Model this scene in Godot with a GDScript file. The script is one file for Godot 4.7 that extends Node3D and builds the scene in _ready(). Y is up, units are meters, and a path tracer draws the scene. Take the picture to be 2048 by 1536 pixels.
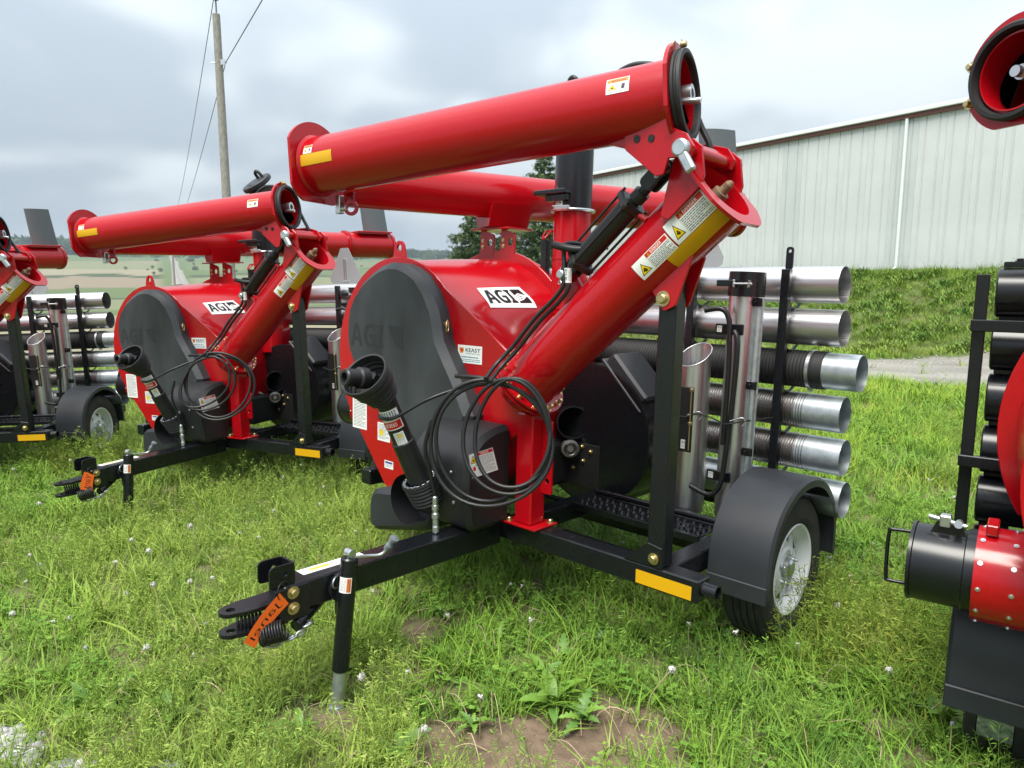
extends Node3D
# A row of red grain vacuums on black trailers in a grassy lot, a white steel building and fields behind.

# ---------------------------------------------------------------- mesh builder
class MB:
	var v := PackedVector3Array()
	var n := PackedVector3Array()
	var t := PackedVector2Array()
	var c := PackedColorArray()
	var ix := PackedInt32Array()
	var col := Color(1, 1, 1)
	func add(p: Vector3, nn: Vector3, uv := Vector2.ZERO) -> int:
		v.append(p); n.append(nn); t.append(uv); c.append(col)
		return v.size() - 1
	func three(a: int, b: int, d: int) -> void:
		ix.append(a); ix.append(d); ix.append(b)
	func face(pts: Array, out: Vector3) -> void:
		var nn: Vector3 = (pts[1] - pts[0]).cross(pts[2] - pts[0])
		if nn.length() < 1e-14 and pts.size() > 3:
			nn = (pts[2] - pts[0]).cross(pts[3] - pts[0])
		if nn.length() < 1e-14:
			return
		nn = nn.normalized()
		var q := pts.duplicate()
		if nn.dot(out) < 0.0:
			q.reverse(); nn = -nn
		var b := v.size()
		for p in q:
			add(p, nn)
		for i in range(1, q.size() - 1):
			three(b, b + i, b + i + 1)
	func quad(a: Vector3, b: Vector3, d: Vector3, e: Vector3) -> void:
		var nn := (b - a).cross(d - a).normalized()
		var i := add(a, nn, Vector2(0, 1))
		add(b, nn, Vector2(1, 1)); add(d, nn, Vector2(1, 0)); add(e, nn, Vector2(0, 0))
		three(i, i + 1, i + 2); three(i, i + 2, i + 3)
	func box(o: Vector3, s: Vector3, bas := Basis.IDENTITY, bev := 0.003) -> void:
		var h := s * 0.5
		var b := minf(bev, minf(h.x, minf(h.y, h.z)) * 0.6)
		var P := func(sx, sy, sz, k) -> Vector3:
			var q := Vector3(sx * (h.x - (0.0 if k == 0 else b)), sy * (h.y - (0.0 if k == 1 else b)), sz * (h.z - (0.0 if k == 2 else b)))
			return o + bas * q
		for sg in [-1, 1]:
			face([P.call(sg, -1, -1, 0), P.call(sg, 1, -1, 0), P.call(sg, 1, 1, 0), P.call(sg, -1, 1, 0)], bas.x * sg)
			face([P.call(-1, sg, -1, 1), P.call(1, sg, -1, 1), P.call(1, sg, 1, 1), P.call(-1, sg, 1, 1)], bas.y * sg)
			face([P.call(-1, -1, sg, 2), P.call(1, -1, sg, 2), P.call(1, 1, sg, 2), P.call(-1, 1, sg, 2)], bas.z * sg)
		for a in [-1, 1]:
			for d in [-1, 1]:
				face([P.call(-1, a, d, 1), P.call(1, a, d, 1), P.call(1, a, d, 2), P.call(-1, a, d, 2)], bas * Vector3(0, a, d))
				face([P.call(a, -1, d, 0), P.call(a, 1, d, 0), P.call(a, 1, d, 2), P.call(a, -1, d, 2)], bas * Vector3(a, 0, d))
				face([P.call(a, d, -1, 0), P.call(a, d, 1, 0), P.call(a, d, 1, 1), P.call(a, d, -1, 1)], bas * Vector3(a, d, 0))
				for e in [-1, 1]:
					face([P.call(a, d, e, 0), P.call(a, d, e, 1), P.call(a, d, e, 2)], bas * Vector3(a, d, e))
	func bx(x0: float, x1: float, y0: float, y1: float, z0: float, z1: float, bev := 0.003) -> void:
		box(Vector3(x0 + x1, y0 + y1, z0 + z1) * 0.5, Vector3(x1 - x0, y1 - y0, z1 - z0), Basis.IDENTITY, bev)
	static func side(d: Vector3, up := Vector3.UP) -> Vector3:
		var u := up - d * d.dot(up)
		if u.length() < 0.05:
			u = Vector3.RIGHT - d * d.x
		return u.normalized()
	func lathe(o: Vector3, d: Vector3, prof: Array, seg := 28, up := Vector3.UP, a0 := 0.0, a1 := TAU) -> void:
		d = d.normalized()
		var u := side(d, up)
		var w := d.cross(u)
		for k in range(prof.size() - 1):
			var p: Vector2 = prof[k]
			var q: Vector2 = prof[k + 1]
			var e := q - p
			if e.length() < 1e-7:
				continue
			var nr := Vector2(e.y, -e.x).normalized()
			var b := v.size()
			for i in range(seg + 1):
				var a := a0 + (a1 - a0) * i / seg
				var rad := u * cos(a) + w * sin(a)
				var nn := rad * nr.x + d * nr.y
				add(o + rad * p.x + d * p.y, nn, Vector2(float(i) / seg, p.y))
				add(o + rad * q.x + d * q.y, nn, Vector2(float(i) / seg, q.y))
			for i in range(seg):
				var j := b + i * 2
				three(j, j + 2, j + 3); three(j, j + 3, j + 1)
	func tube(a: Vector3, b: Vector3, r: float, seg := 20, r1 := -1.0, bev := 0.0) -> void:
		if r1 < 0.0:
			r1 = r
		var l := (b - a).length()
		if bev > 0.0:
			lathe(a, b - a, [Vector2(0, 0), Vector2(r - bev, 0), Vector2(r, bev), Vector2(r1, l - bev), Vector2(r1 - bev, l), Vector2(0, l)], seg)
		else:
			lathe(a, b - a, [Vector2(0, 0), Vector2(r, 0), Vector2(r1, l), Vector2(0, l)], seg)
	func pipe(a: Vector3, b: Vector3, ro: float, ri: float, seg := 36) -> void:
		var l := (b - a).length()
		lathe(a, b - a, [Vector2(ri, l), Vector2(ri, 0), Vector2(ro, 0), Vector2(ro, l), Vector2(ri, l)], seg)
	func sweep(pts: Array, r: float, seg := 8) -> void:
		var m := pts.size()
		var u := Vector3.ZERO
		var b := v.size()
		for k in range(m):
			var d: Vector3 = (pts[mini(k + 1, m - 1)] - pts[maxi(k - 1, 0)]).normalized()
			if k == 0:
				u = side(d, Vector3(0.13, 0.97, 0.21))
			else:
				u = (u - d * d.dot(u)).normalized()
			var w := d.cross(u)
			for i in range(seg + 1):
				var a := TAU * i / seg
				var rad := u * cos(a) + w * sin(a)
				add(pts[k] + rad * r, rad, Vector2(float(i) / seg, float(k)))
		for k in range(m - 1):
			for i in range(seg):
				var j := b + k * (seg + 1) + i
				three(j, j + 1, j + seg + 2); three(j, j + seg + 2, j + seg + 1)
		for e in [0, m - 1]:
			var d: Vector3 = (pts[1] - pts[0]).normalized() * -1.0 if e == 0 else (pts[m - 1] - pts[m - 2]).normalized()
			var ring := []
			for i in range(seg):
				ring.append(v[b + e * (seg + 1) + i])
			face(ring, d)
	# rings: arrays of equal length, closed around; smooth normals
	func loft(rings: Array, closed := true) -> void:
		var R := rings.size()
		var N: int = rings[0].size()
		var b := v.size()
		var M2 := N + 1 if closed else N
		for i in range(R):
			for j in range(M2):
				var jj := j % N
				var jp: int = (jj + 1) % N if closed else mini(jj + 1, N - 1)
				var jm: int = (jj - 1 + N) % N if closed else maxi(jj - 1, 0)
				var du: Vector3 = rings[i][jp] - rings[i][jm]
				var dv: Vector3 = rings[mini(i + 1, R - 1)][jj] - rings[maxi(i - 1, 0)][jj]
				add(rings[i][jj], du.cross(dv).normalized(), Vector2(float(j) / N, float(i) / maxi(R - 1, 1)))
		for i in range(R - 1):
			for j in range(M2 - 1):
				var q := b + i * M2 + j
				three(q, q + 1, q + M2 + 1); three(q, q + M2 + 1, q + M2)
	# polygon in the xy plane of xf, pushed out from z=0 to z=dep
	func prism(poly: PackedVector2Array, xf: Transform3D, dep: float, bev := 0.0, back := true) -> void:
		var p := poly.duplicate()
		var ar := 0.0
		for i in p.size():
			ar += p[i].cross(p[(i + 1) % p.size()])
		if ar < 0.0:
			p.reverse()
		var N := p.size()
		var nrm := []
		for i in N:
			var e := (p[(i + 1) % N] - p[i]).normalized()
			nrm.append(Vector2(e.y, -e.x))
		var vn := []
		for i in N:
			var s: Vector2 = nrm[i] + nrm[(i + N - 1) % N]
			vn.append(s / maxf(0.35, s.length_squared() * 0.5) )
		var ins := PackedVector2Array()
		for i in N:
			ins.append(p[i] - vn[i] * bev)
		var tri := Geometry2D.triangulate_polygon(ins)
		var zz := xf.basis.z.normalized()
		var b := v.size()
		for q in ins:
			add(xf * Vector3(q.x, q.y, dep), zz, Vector2(q.x, -q.y))
		for i in range(0, tri.size(), 3):
			var A := ins[tri[i]]; var B := ins[tri[i + 1]]; var D := ins[tri[i + 2]]
			if (B - A).cross(D - A) > 0.0:
				three(b + tri[i], b + tri[i + 1], b + tri[i + 2])
			else:
				three(b + tri[i], b + tri[i + 2], b + tri[i + 1])
		if back:
			b = v.size()
			for q in p:
				add(xf * Vector3(q.x, q.y, 0), -zz, Vector2(q.x, -q.y))
			for i in range(0, tri.size(), 3):
				var A := p[tri[i]]; var B := p[tri[i + 1]]; var D := p[tri[i + 2]]
				if (B - A).cross(D - A) > 0.0:
					three(b + tri[i], b + tri[i + 2], b + tri[i + 1])
				else:
					three(b + tri[i], b + tri[i + 1], b + tri[i + 2])
		for i in N:
			var k := (i + 1) % N
			var n0: Vector2 = nrm[i]
			var n1: Vector2 = nrm[i]
			if nrm[i].dot(nrm[(i + N - 1) % N]) > 0.85:
				n0 = (nrm[i] + nrm[(i + N - 1) % N]).normalized()
			if nrm[i].dot(nrm[k]) > 0.85:
				n1 = (nrm[i] + nrm[k]).normalized()
			var N0 := xf.basis * Vector3(n0.x, n0.y, 0)
			var N1 := xf.basis * Vector3(n1.x, n1.y, 0)
			var j := add(xf * Vector3(p[i].x, p[i].y, 0), N0)
			add(xf * Vector3(p[k].x, p[k].y, 0), N1)
			add(xf * Vector3(p[k].x, p[k].y, dep - bev), N1)
			add(xf * Vector3(p[i].x, p[i].y, dep - bev), N0)
			three(j, j + 1, j + 2); three(j, j + 2, j + 3)
			if bev > 0.0:
				var c0 := (N0 + zz).normalized()
				var c1 := (N1 + zz).normalized()
				j = add(xf * Vector3(p[i].x, p[i].y, dep - bev), c0)
				add(xf * Vector3(p[k].x, p[k].y, dep - bev), c1)
				add(xf * Vector3(ins[k].x, ins[k].y, dep), c1)
				add(xf * Vector3(ins[i].x, ins[i].y, dep), c0)
				three(j, j + 1, j + 2); three(j, j + 2, j + 3)
	# plate with a round hole; outline star-shaped seen from the hole
	func holed(poly: PackedVector2Array, ctr: Vector2, r: float, xf: Transform3D, dep: float, seg := 40) -> void:
		var angs := []
		for i in seg:
			angs.append(TAU * i / seg - PI)
		for q in poly:
			angs.append((q - ctr).angle())
		angs.sort()
		var o := []
		var inn := []
		for a in angs:
			var d := Vector2.from_angle(a)
			var best := 0.0
			for i in poly.size():
				var hit = Geometry2D.segment_intersects_segment(ctr, ctr + d * 10.0, poly[i] - (poly[(i + 1) % poly.size()] - poly[i]) * 1e-4, poly[(i + 1) % poly.size()] + (poly[(i + 1) % poly.size()] - poly[i]) * 1e-4)
				if hit != null:
					best = maxf(best, (hit - ctr).length())
			o.append(ctr + d * maxf(best, r * 1.01))
			inn.append(ctr + d * r)
		var zz := xf.basis.z.normalized()
		var K := angs.size()
		for i in K:
			var k := (i + 1) % K
			if (o[i] - o[k]).length() < 1e-6:
				continue
			for s in [0, 1]:
				var z: float = dep * s
				face([xf * Vector3(o[i].x, o[i].y, z), xf * Vector3(o[k].x, o[k].y, z), xf * Vector3(inn[k].x, inn[k].y, z), xf * Vector3(inn[i].x, inn[i].y, z)], zz * (1 if s == 1 else -1))
			var mo: Vector2 = (o[i] + o[k]) * 0.5 - ctr
			face([xf * Vector3(o[i].x, o[i].y, 0), xf * Vector3(o[k].x, o[k].y, 0), xf * Vector3(o[k].x, o[k].y, dep), xf * Vector3(o[i].x, o[i].y, dep)], xf.basis * Vector3(mo.x, mo.y, 0))
			face([xf * Vector3(inn[i].x, inn[i].y, 0), xf * Vector3(inn[k].x, inn[k].y, 0), xf * Vector3(inn[k].x, inn[k].y, dep), xf * Vector3(inn[i].x, inn[i].y, dep)], xf.basis * -Vector3(mo.x, mo.y, 0))
	# a decal bent round a cylinder; u runs along the axis, v across
	func wrap(o: Vector3, d: Vector3, up: Vector3, r: float, a0: float, a1: float, h0: float, h1: float, seg := 10) -> void:
		d = d.normalized()
		var u := side(d, up)
		var w := d.cross(u)
		var b := v.size()
		for i in range(seg + 1):
			var a := lerpf(a0, a1, float(i) / seg)
			var rad := u * cos(a) + w * sin(a)
			add(o + rad * r + d * h0, rad, Vector2(0, float(i) / seg))
			add(o + rad * r + d * h1, rad, Vector2(1, float(i) / seg))
		for i in range(seg):
			var j := b + i * 2
			if (a1 - a0) * (h1 - h0) > 0.0:
				three(j, j + 2, j + 3); three(j, j + 3, j + 1)
			else:
				three(j, j + 3, j + 2); three(j, j + 1, j + 3)
	func mesh(colored := false) -> ArrayMesh:
		var a := []
		a.resize(Mesh.ARRAY_MAX)
		a[Mesh.ARRAY_VERTEX] = v; a[Mesh.ARRAY_NORMAL] = n; a[Mesh.ARRAY_TEX_UV] = t; a[Mesh.ARRAY_INDEX] = ix
		if colored:
			a[Mesh.ARRAY_COLOR] = c
		var m := ArrayMesh.new()
		m.add_surface_from_arrays(Mesh.PRIMITIVE_TRIANGLES, a)
		return m

# ---------------------------------------------------------------- scene helpers
var M := {}
var used := {}

func numbered(called: String) -> String:
	if not used.has(called):
		used[called] = 0
		return called
	used[called] += 1
	return "%s_%03d" % [called, used[called]]

func part(b: MB, called: String, m: Material, parent: Node, colored := false) -> MeshInstance3D:
	var o := MeshInstance3D.new()
	o.name = called
	o.mesh = b.mesh(colored)
	o.material_override = m
	parent.add_child(o, true)
	return o

func meta(o: Node, label: String, category: String, group := "", kind := "") -> void:
	if label: o.set_meta("label", label)
	if category: o.set_meta("category", category)
	if group: o.set_meta("group", group)
	if kind: o.set_meta("kind", kind)

func thing(called: String, label: String, category: String, group := "") -> Node3D:
	var o := Node3D.new()
	o.name = numbered(called)
	add_child(o)
	meta(o, label, category, group)
	return o

func single(b: MB, called: String, m: Material, label: String, category: String, group := "", kind := "", colored := false) -> MeshInstance3D:
	var o := part(b, numbered(called), m, self, colored)
	meta(o, label, category, group, kind)
	return o

func mat(lin: Color, rough := 0.5, metal := 0.0, coat := 0.0) -> StandardMaterial3D:
	var m := StandardMaterial3D.new()
	m.albedo_color = lin.linear_to_srgb()
	m.roughness = rough
	m.metallic = metal
	if coat > 0.0:
		m.clearcoat_enabled = true
		m.clearcoat = coat
		m.clearcoat_roughness = 0.06
	m.cull_mode = BaseMaterial3D.CULL_DISABLED
	return m

func noise(freq: float, sd: int, oct := 4, kind := FastNoiseLite.TYPE_SIMPLEX_SMOOTH) -> FastNoiseLite:
	var f := FastNoiseLite.new()
	f.noise_type = kind
	f.seed = sd
	f.frequency = freq
	f.fractal_octaves = oct
	return f

# seamless noise picture between two colours (linear values given)
func noise_tex(size: int, freq: float, sd: int, lo: Color, hi: Color, oct := 4, w := 0) -> ImageTexture:
	var f := noise(freq, sd, oct)
	var img := f.get_seamless_image(size, w if w > 0 else size, false, false, 0.1, true)
	var out := Image.create(img.get_width(), img.get_height(), true, Image.FORMAT_RGB8)
	for y in img.get_height():
		for x in img.get_width():
			out.set_pixel(x, y, lo.lerp(hi, img.get_pixel(x, y).r).linear_to_srgb())
	out.generate_mipmaps()
	return ImageTexture.create_from_image(out)

func bump_tex(size: int, freq: float, sd: int, strength: float, oct := 4) -> ImageTexture:
	var img := noise(freq, sd, oct).get_seamless_image(size, size, false, false, 0.1, true)
	img.convert(Image.FORMAT_RGBA8)
	img.bump_map_to_normal_map(strength)
	return ImageTexture.create_from_image(img)

# ---------------------------------------------------------------- print on stickers
var text_cache := {}
func text_tris(txt: String, bold: bool) -> PackedVector2Array:
	var key := txt + ("|b" if bold else "|n")
	if text_cache.has(key):
		return text_cache[key]
	var f := SystemFont.new()
	f.font_names = PackedStringArray(["Droid Sans"])
	f.font_weight = 700 if bold else 400
	var tm := TextMesh.new()
	tm.font = f
	tm.font_size = 64
	tm.pixel_size = 0.01
	tm.depth = 0.0
	tm.text = txt
	var a := tm.get_mesh_arrays()
	var vv: PackedVector3Array = a[Mesh.ARRAY_VERTEX]
	var ii: PackedInt32Array = a[Mesh.ARRAY_INDEX]
	var out := PackedVector2Array()
	if ii.size() > 0:
		for i in ii:
			out.append(Vector2(vv[i].x, -vv[i].y))
	else:
		for p in vv:
			out.append(Vector2(p.x, -p.y))
	var lo := Vector2(1e9, 1e9)
	var hi := -lo
	for p in out:
		lo = lo.min(p); hi = hi.max(p)
	var s := hi - lo
	for i in out.size():
		out[i] = (out[i] - lo) / s
	text_cache[key] = out
	return out

func fill_poly(img: Image, poly: PackedVector2Array, c: Color) -> void:
	var lo := Vector2(1e9, 1e9)
	var hi := -lo
	for p in poly:
		lo = lo.min(p); hi = hi.max(p)
	for y in range(maxi(0, int(lo.y)), mini(img.get_height(), int(hi.y) + 2)):
		for x in range(maxi(0, int(lo.x)), mini(img.get_width(), int(hi.x) + 2)):
			if Geometry2D.is_point_in_polygon(Vector2(x + 0.5, y + 0.5), poly):
				img.set_pixel(x, y, c)

func put_text(img: Image, txt: String, r: Rect2, c: Color, bold := true, turn := 0.0) -> void:
	var t := text_tris(txt, bold)
	var ctr := r.get_center()
	for i in range(0, t.size(), 3):
		var q := PackedVector2Array()
		for k in 3:
			var p := r.position + t[i + k] * r.size
			q.append(ctr + (p - ctr).rotated(turn))
		fill_poly(img, q, c)

func lines(img: Image, r: Rect2, rows: int, c: Color, rng: RandomNumberGenerator) -> void:
	var h := r.size.y / rows
	for k in rows:
		var x := r.position.x
		var last := r.end.x - (rng.randf() * 0.35 * r.size.x if k % 3 == 2 else 0.0)
		while x < last:
			var w := minf(rng.randf_range(0.05, 0.14) * r.size.x, last - x)
			img.fill_rect(Rect2i(int(x), int(r.position.y + k * h + h * 0.25), maxi(1, int(w)), maxi(1, int(h * 0.5))), c)
			x += w + maxf(1.0, r.size.x * 0.018)

func triangle_sign(img: Image, r: Rect2) -> void:
	var K := Color(0.05, 0.05, 0.05)
	var a := Vector2(r.get_center().x, r.position.y)
	var b := Vector2(r.position.x, r.end.y)
	var d := r.end
	fill_poly(img, PackedVector2Array([a, b, d]), K)
	var g := (a + b + d) / 3.0
	fill_poly(img, PackedVector2Array([g + (a - g) * 0.82, g + (b - g) * 0.82, g + (d - g) * 0.82]), Color(0.95, 0.8, 0.05))
	var s := r.size.x * 0.09
	for o in [Vector2(-1.2, 0.3), Vector2(0.9, 0.5), Vector2(0, -0.9), Vector2(0.2, 1.0)]:
		var c2: Vector2 = g + o * s
		fill_poly(img, PackedVector2Array([c2 + Vector2(-s, -s * 0.5), c2 + Vector2(s * 0.6, -s), c2 + Vector2(s, s * 0.6), c2 + Vector2(-s * 0.7, s * 0.8)]), K)

func sticker(img: Image, rough := 0.35) -> StandardMaterial3D:
	img.generate_mipmaps()
	var m := StandardMaterial3D.new()
	m.albedo_texture = ImageTexture.create_from_image(img)
	m.roughness = rough
	m.cull_mode = BaseMaterial3D.CULL_DISABLED
	return m

func blank(w: int, h: int, c: Color) -> Image:
	var i := Image.create(w, h, true, Image.FORMAT_RGB8)
	i.fill(c)
	return i

func make_stickers() -> void:
	var rng := RandomNumberGenerator.new()
	rng.seed = 11
	var W := Color(0.93, 0.93, 0.92)
	var K := Color(0.06, 0.06, 0.07)
	var G := Color(0.38, 0.39, 0.42)
	var RD := Color(0.82, 0.12, 0.12)
	# maker's mark
	var im := blank(300, 96, W)
	put_text(im, "AGI", Rect2(12, 13, 178, 66), K)
	put_text(im, "AGI", Rect2(14, 13, 178, 66), K)
	put_text(im, "AGI", Rect2(16, 13, 178, 66), K)
	fill_poly(im, PackedVector2Array([Vector2(204, 13), Vector2(276, 13), Vector2(284, 80), Vector2(204, 80)]), K)
	for k in 4:
		var y0 := 80.0 - k * 9.0
		fill_poly(im, PackedVector2Array([Vector2(204, y0 - 14 + k * 2), Vector2(240, y0 - 20), Vector2(282, y0 - 34 + k * 9), Vector2(282, y0 - 30 + k * 9), Vector2(240, y0 - 14), Vector2(204, y0 - 8 + k * 2)]), W)
	M.agi = sticker(im)
	# danger strip along the discharge tube
	for q in [["danger", 4, 0.34], ["danger_small", 5, 0.38]]:
		im = blank(360, 130, W)
		var x0: int = int(360 * q[2])
		im.fill_rect(Rect2i(x0, 5, 350 - x0, 30), RD)
		put_text(im, "DANGER", Rect2(x0 + 50, 10, 130 if q[1] == 4 else 110, 20), W)
		triangle_sign(im, Rect2(x0 + 14, 8, 26, 24))
		lines(im, Rect2(x0 + 5, 42, 345 - x0, 82), 8, G, rng)
		im.fill_rect(Rect2i(x0 - 2, 4, 2, 122), G)
		triangle_sign(im, Rect2(20, 30, x0 - 40, 78))
		M[q[0]] = sticker(im)
	# small warning with two pictures
	im = blank(128, 116, W)
	im.fill_rect(Rect2i(4, 4, 120, 34), Color(0.88, 0.5, 0.18))
	put_text(im, "WARNING", Rect2(28, 12, 80, 18), K)
	triangle_sign(im, Rect2(12, 46, 46, 44))
	im.fill_rect(Rect2i(63, 42, 2, 60), G)
	fill_poly(im, PackedVector2Array([Vector2(88, 52), Vector2(98, 48), Vector2(106, 56), Vector2(104, 86), Vector2(94, 94), Vector2(85, 84)]), Color(0.2, 0.15, 0.2))
	for k in 4:
		fill_poly(im, PackedVector2Array([Vector2(74, 52 + k * 12), Vector2(118, 58 + k * 10), Vector2(118, 60 + k * 10), Vector2(74, 55 + k * 12)]), Color(0.3, 0.2, 0.25))
	lines(im, Rect2(10, 98, 110, 12), 2, G, rng)
	M.warning = sticker(im)
	# dealer's mark
	im = blank(200, 104, W)
	fill_poly(im, PackedVector2Array([Vector2(12, 16), Vector2(46, 14), Vector2(52, 30), Vector2(44, 46), Vector2(22, 48), Vector2(14, 34)]), Color(0.85, 0.55, 0.15))
	fill_poly(im, PackedVector2Array([Vector2(24, 22), Vector2(40, 22), Vector2(42, 36), Vector2(26, 40)]), Color(0.75, 0.2, 0.12))
	put_text(im, "KEAST", Rect2(64, 16, 120, 22), Color(0.12, 0.2, 0.24))
	put_text(im, "ENTERPRISES INC", Rect2(64, 43, 120, 9), Color(0.25, 0.4, 0.45), false)
	lines(im, Rect2(30, 62, 140, 14), 1, Color(0.25, 0.5, 0.55), rng)
	lines(im, Rect2(16, 78, 168, 20), 2, Color(0.3, 0.55, 0.6), rng)
	M.dealer = sticker(im)
	# belt housing warning
	im = blank(190, 160, W)
	im.fill_rect(Rect2i(58, 4, 128, 22), RD)
	put_text(im, "DANGER", Rect2(90, 8, 62, 14), W)
	triangle_sign(im, Rect2(8, 10, 46, 56))
	fill_poly(im, PackedVector2Array([Vector2(18, 96), Vector2(32, 86), Vector2(40, 100), Vector2(36, 118), Vector2(20, 116)]), RD)
	fill_poly(im, PackedVector2Array([Vector2(40, 76), Vector2(50, 84), Vector2(46, 92)]), G)
	im.fill_rect(Rect2i(58, 28, 1, 126), G)
	lines(im, Rect2(64, 32, 116, 118), 15, G, rng)
	M.belt_warning = sticker(im)
	im = blank(80, 170, W)
	lines(im, Rect2(6, 8, 68, 154), 22, G, rng)
	M.notice = sticker(im)
	im = blank(80, 100, W)
	lines(im, Rect2(6, 8, 68, 84), 12, G, rng)
	fill_poly(im, PackedVector2Array([Vector2(12, 40), Vector2(36, 40), Vector2(36, 70), Vector2(12, 70)]), Color(0.9, 0.78, 0.1))
	M.notice_b = sticker(im)
	im = blank(64, 48, W)
	im.fill_rect(Rect2i(6, 6, 52, 12), Color(0.15, 0.2, 0.5))
	lines(im, Rect2(6, 22, 52, 20), 3, G, rng)
	M.small_label = sticker(im)
	im = blank(72, 100, W)
	im.fill_rect(Rect2i(4, 4, 64, 34), Color(0.86, 0.5, 0.3))
	lines(im, Rect2(8, 10, 56, 22), 2, Color(0.35, 0.2, 0.12), rng)
	lines(im, Rect2(8, 44, 56, 50), 7, G, rng)
	M.jack_label = sticker(im)
	im = blank(60, 80, W)
	for k in 12:
		im.fill_rect(Rect2i(8 + k * 4, 10, rng.randi_range(1, 3), 26), G)
	lines(im, Rect2(8, 44, 44, 28), 4, G, rng)
	M.barcode = sticker(im)
	im = blank(80, 110, Color(0.9, 0.9, 0.88))
	im.fill_rect(Rect2i(46, 6, 30, 98), RD)
	put_text(im, "PELIGRO", Rect2(30, 46, 60, 16), W, true, PI / 2)
	lines(im, Rect2(6, 10, 34, 90), 8, K, rng)
	M.shaft_label = sticker(im)
	for q in [["tag_a", "Janel"], ["tag_b", "Yant"]]:
		im = blank(100, 200, Color(0.93, 0.4, 0.06))
		put_text(im, q[1], Rect2(-32, 74, 160, 52), Color(0.1, 0.06, 0.03), false, PI / 2)
		M[q[0]] = sticker(im, 0.7)

# ---------------------------------------------------------------- start
func _ready() -> void:
	var cam := Camera3D.new()
	cam.name = "camera"
	cam.position = Vector3(0, 1.63, 0)
	cam.rotation_degrees = Vector3(-8.333, 0, 0)
	cam.fov = 56.8
	cam.near = 0.05
	cam.far = 6000.0
	add_child(cam)
	cam.current = true
	var env := Environment.new()
	env.background_mode = Environment.BG_SKY
	env.sky = Sky.new()
	env.sky.sky_material = make_sky()
	env.background_energy_multiplier = 1.0
	env.tonemap_mode = Environment.TONE_MAPPER_LINEAR
	env.tonemap_exposure = 3.3
	env.sdfgi_enabled = true
	env.ssao_enabled = true
	env.ssil_enabled = true
	env.fog_enabled = true
	env.fog_density = 0.00022
	env.fog_light_color = Color(0.74, 0.8, 0.86)
	var we := WorldEnvironment.new()
	we.name = "world_environment"
	we.environment = env
	add_child(we)
	var sun := DirectionalLight3D.new()
	sun.name = "sun"
	sun.light_energy = 0.5
	sun.light_angular_distance = 30.0
	sun.light_color = Color(1.0, 0.98, 0.94)
	sun.rotation_degrees = Vector3(-62, -28, 0)
	sun.shadow_enabled = true
	add_child(sun)

	make_materials()
	make_stickers()
	make_terrain()
	make_building()
	make_pole_and_wires()
	make_machines()
	make_trees()
	make_plants()

# overcast: brighter overhead than at the horizon, broken by soft banks of cloud
func make_sky() -> PanoramaSkyMaterial:
	var W := 768
	var H := 384
	var img := Image.create(W, H, false, Image.FORMAT_RGBF)
	var fa := noise(1.1, 5, 5)
	var fb := noise(2.6, 17, 5)
	var fc := noise(0.5, 29, 3)
	for y in H:
		var el := PI * (0.5 - (y + 0.5) / H)
		for x in W:
			var az := TAU * (x + 0.5) / W
			var d := Vector3(cos(el) * sin(az), sin(el), cos(el) * cos(az))
			var up := maxf(d.y, 0.0)
			# project on a cloud deck so banks flatten towards the horizon
			var k := 1.0 / (up + 0.22)
			var p := Vector3(d.x * k, up * 1.2, d.z * k)
			var q := p + Vector3(fc.get_noise_3dv(p * 1.3), 0.0, fc.get_noise_3dv(p * 1.3 + Vector3(9, 3, 1))) * 0.7
			var m := fa.get_noise_3dv(q * 0.62) * 1.0 + fb.get_noise_3dv(q * 0.7) * 0.42
			m = clampf(0.5 + m * 1.15, 0.0, 1.0)
			m = m * m * (3.0 - 2.0 * m)
			var lum := lerpf(0.180, 0.248, m) * (0.84 + 1.75 * up)
			var dark := Color(0.80, 0.93, 1.06)
			var light := Color(0.91, 1.0, 1.055)
			var c := dark.lerp(light, m) * lum
			if d.y < 0.0:
				c = Color(0.16, 0.18, 0.17)
			img.set_pixel(x, y, c)
	var s := PanoramaSkyMaterial.new()
	s.panorama = ImageTexture.create_from_image(img)
	s.energy_multiplier = 1.0
	return s

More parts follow.
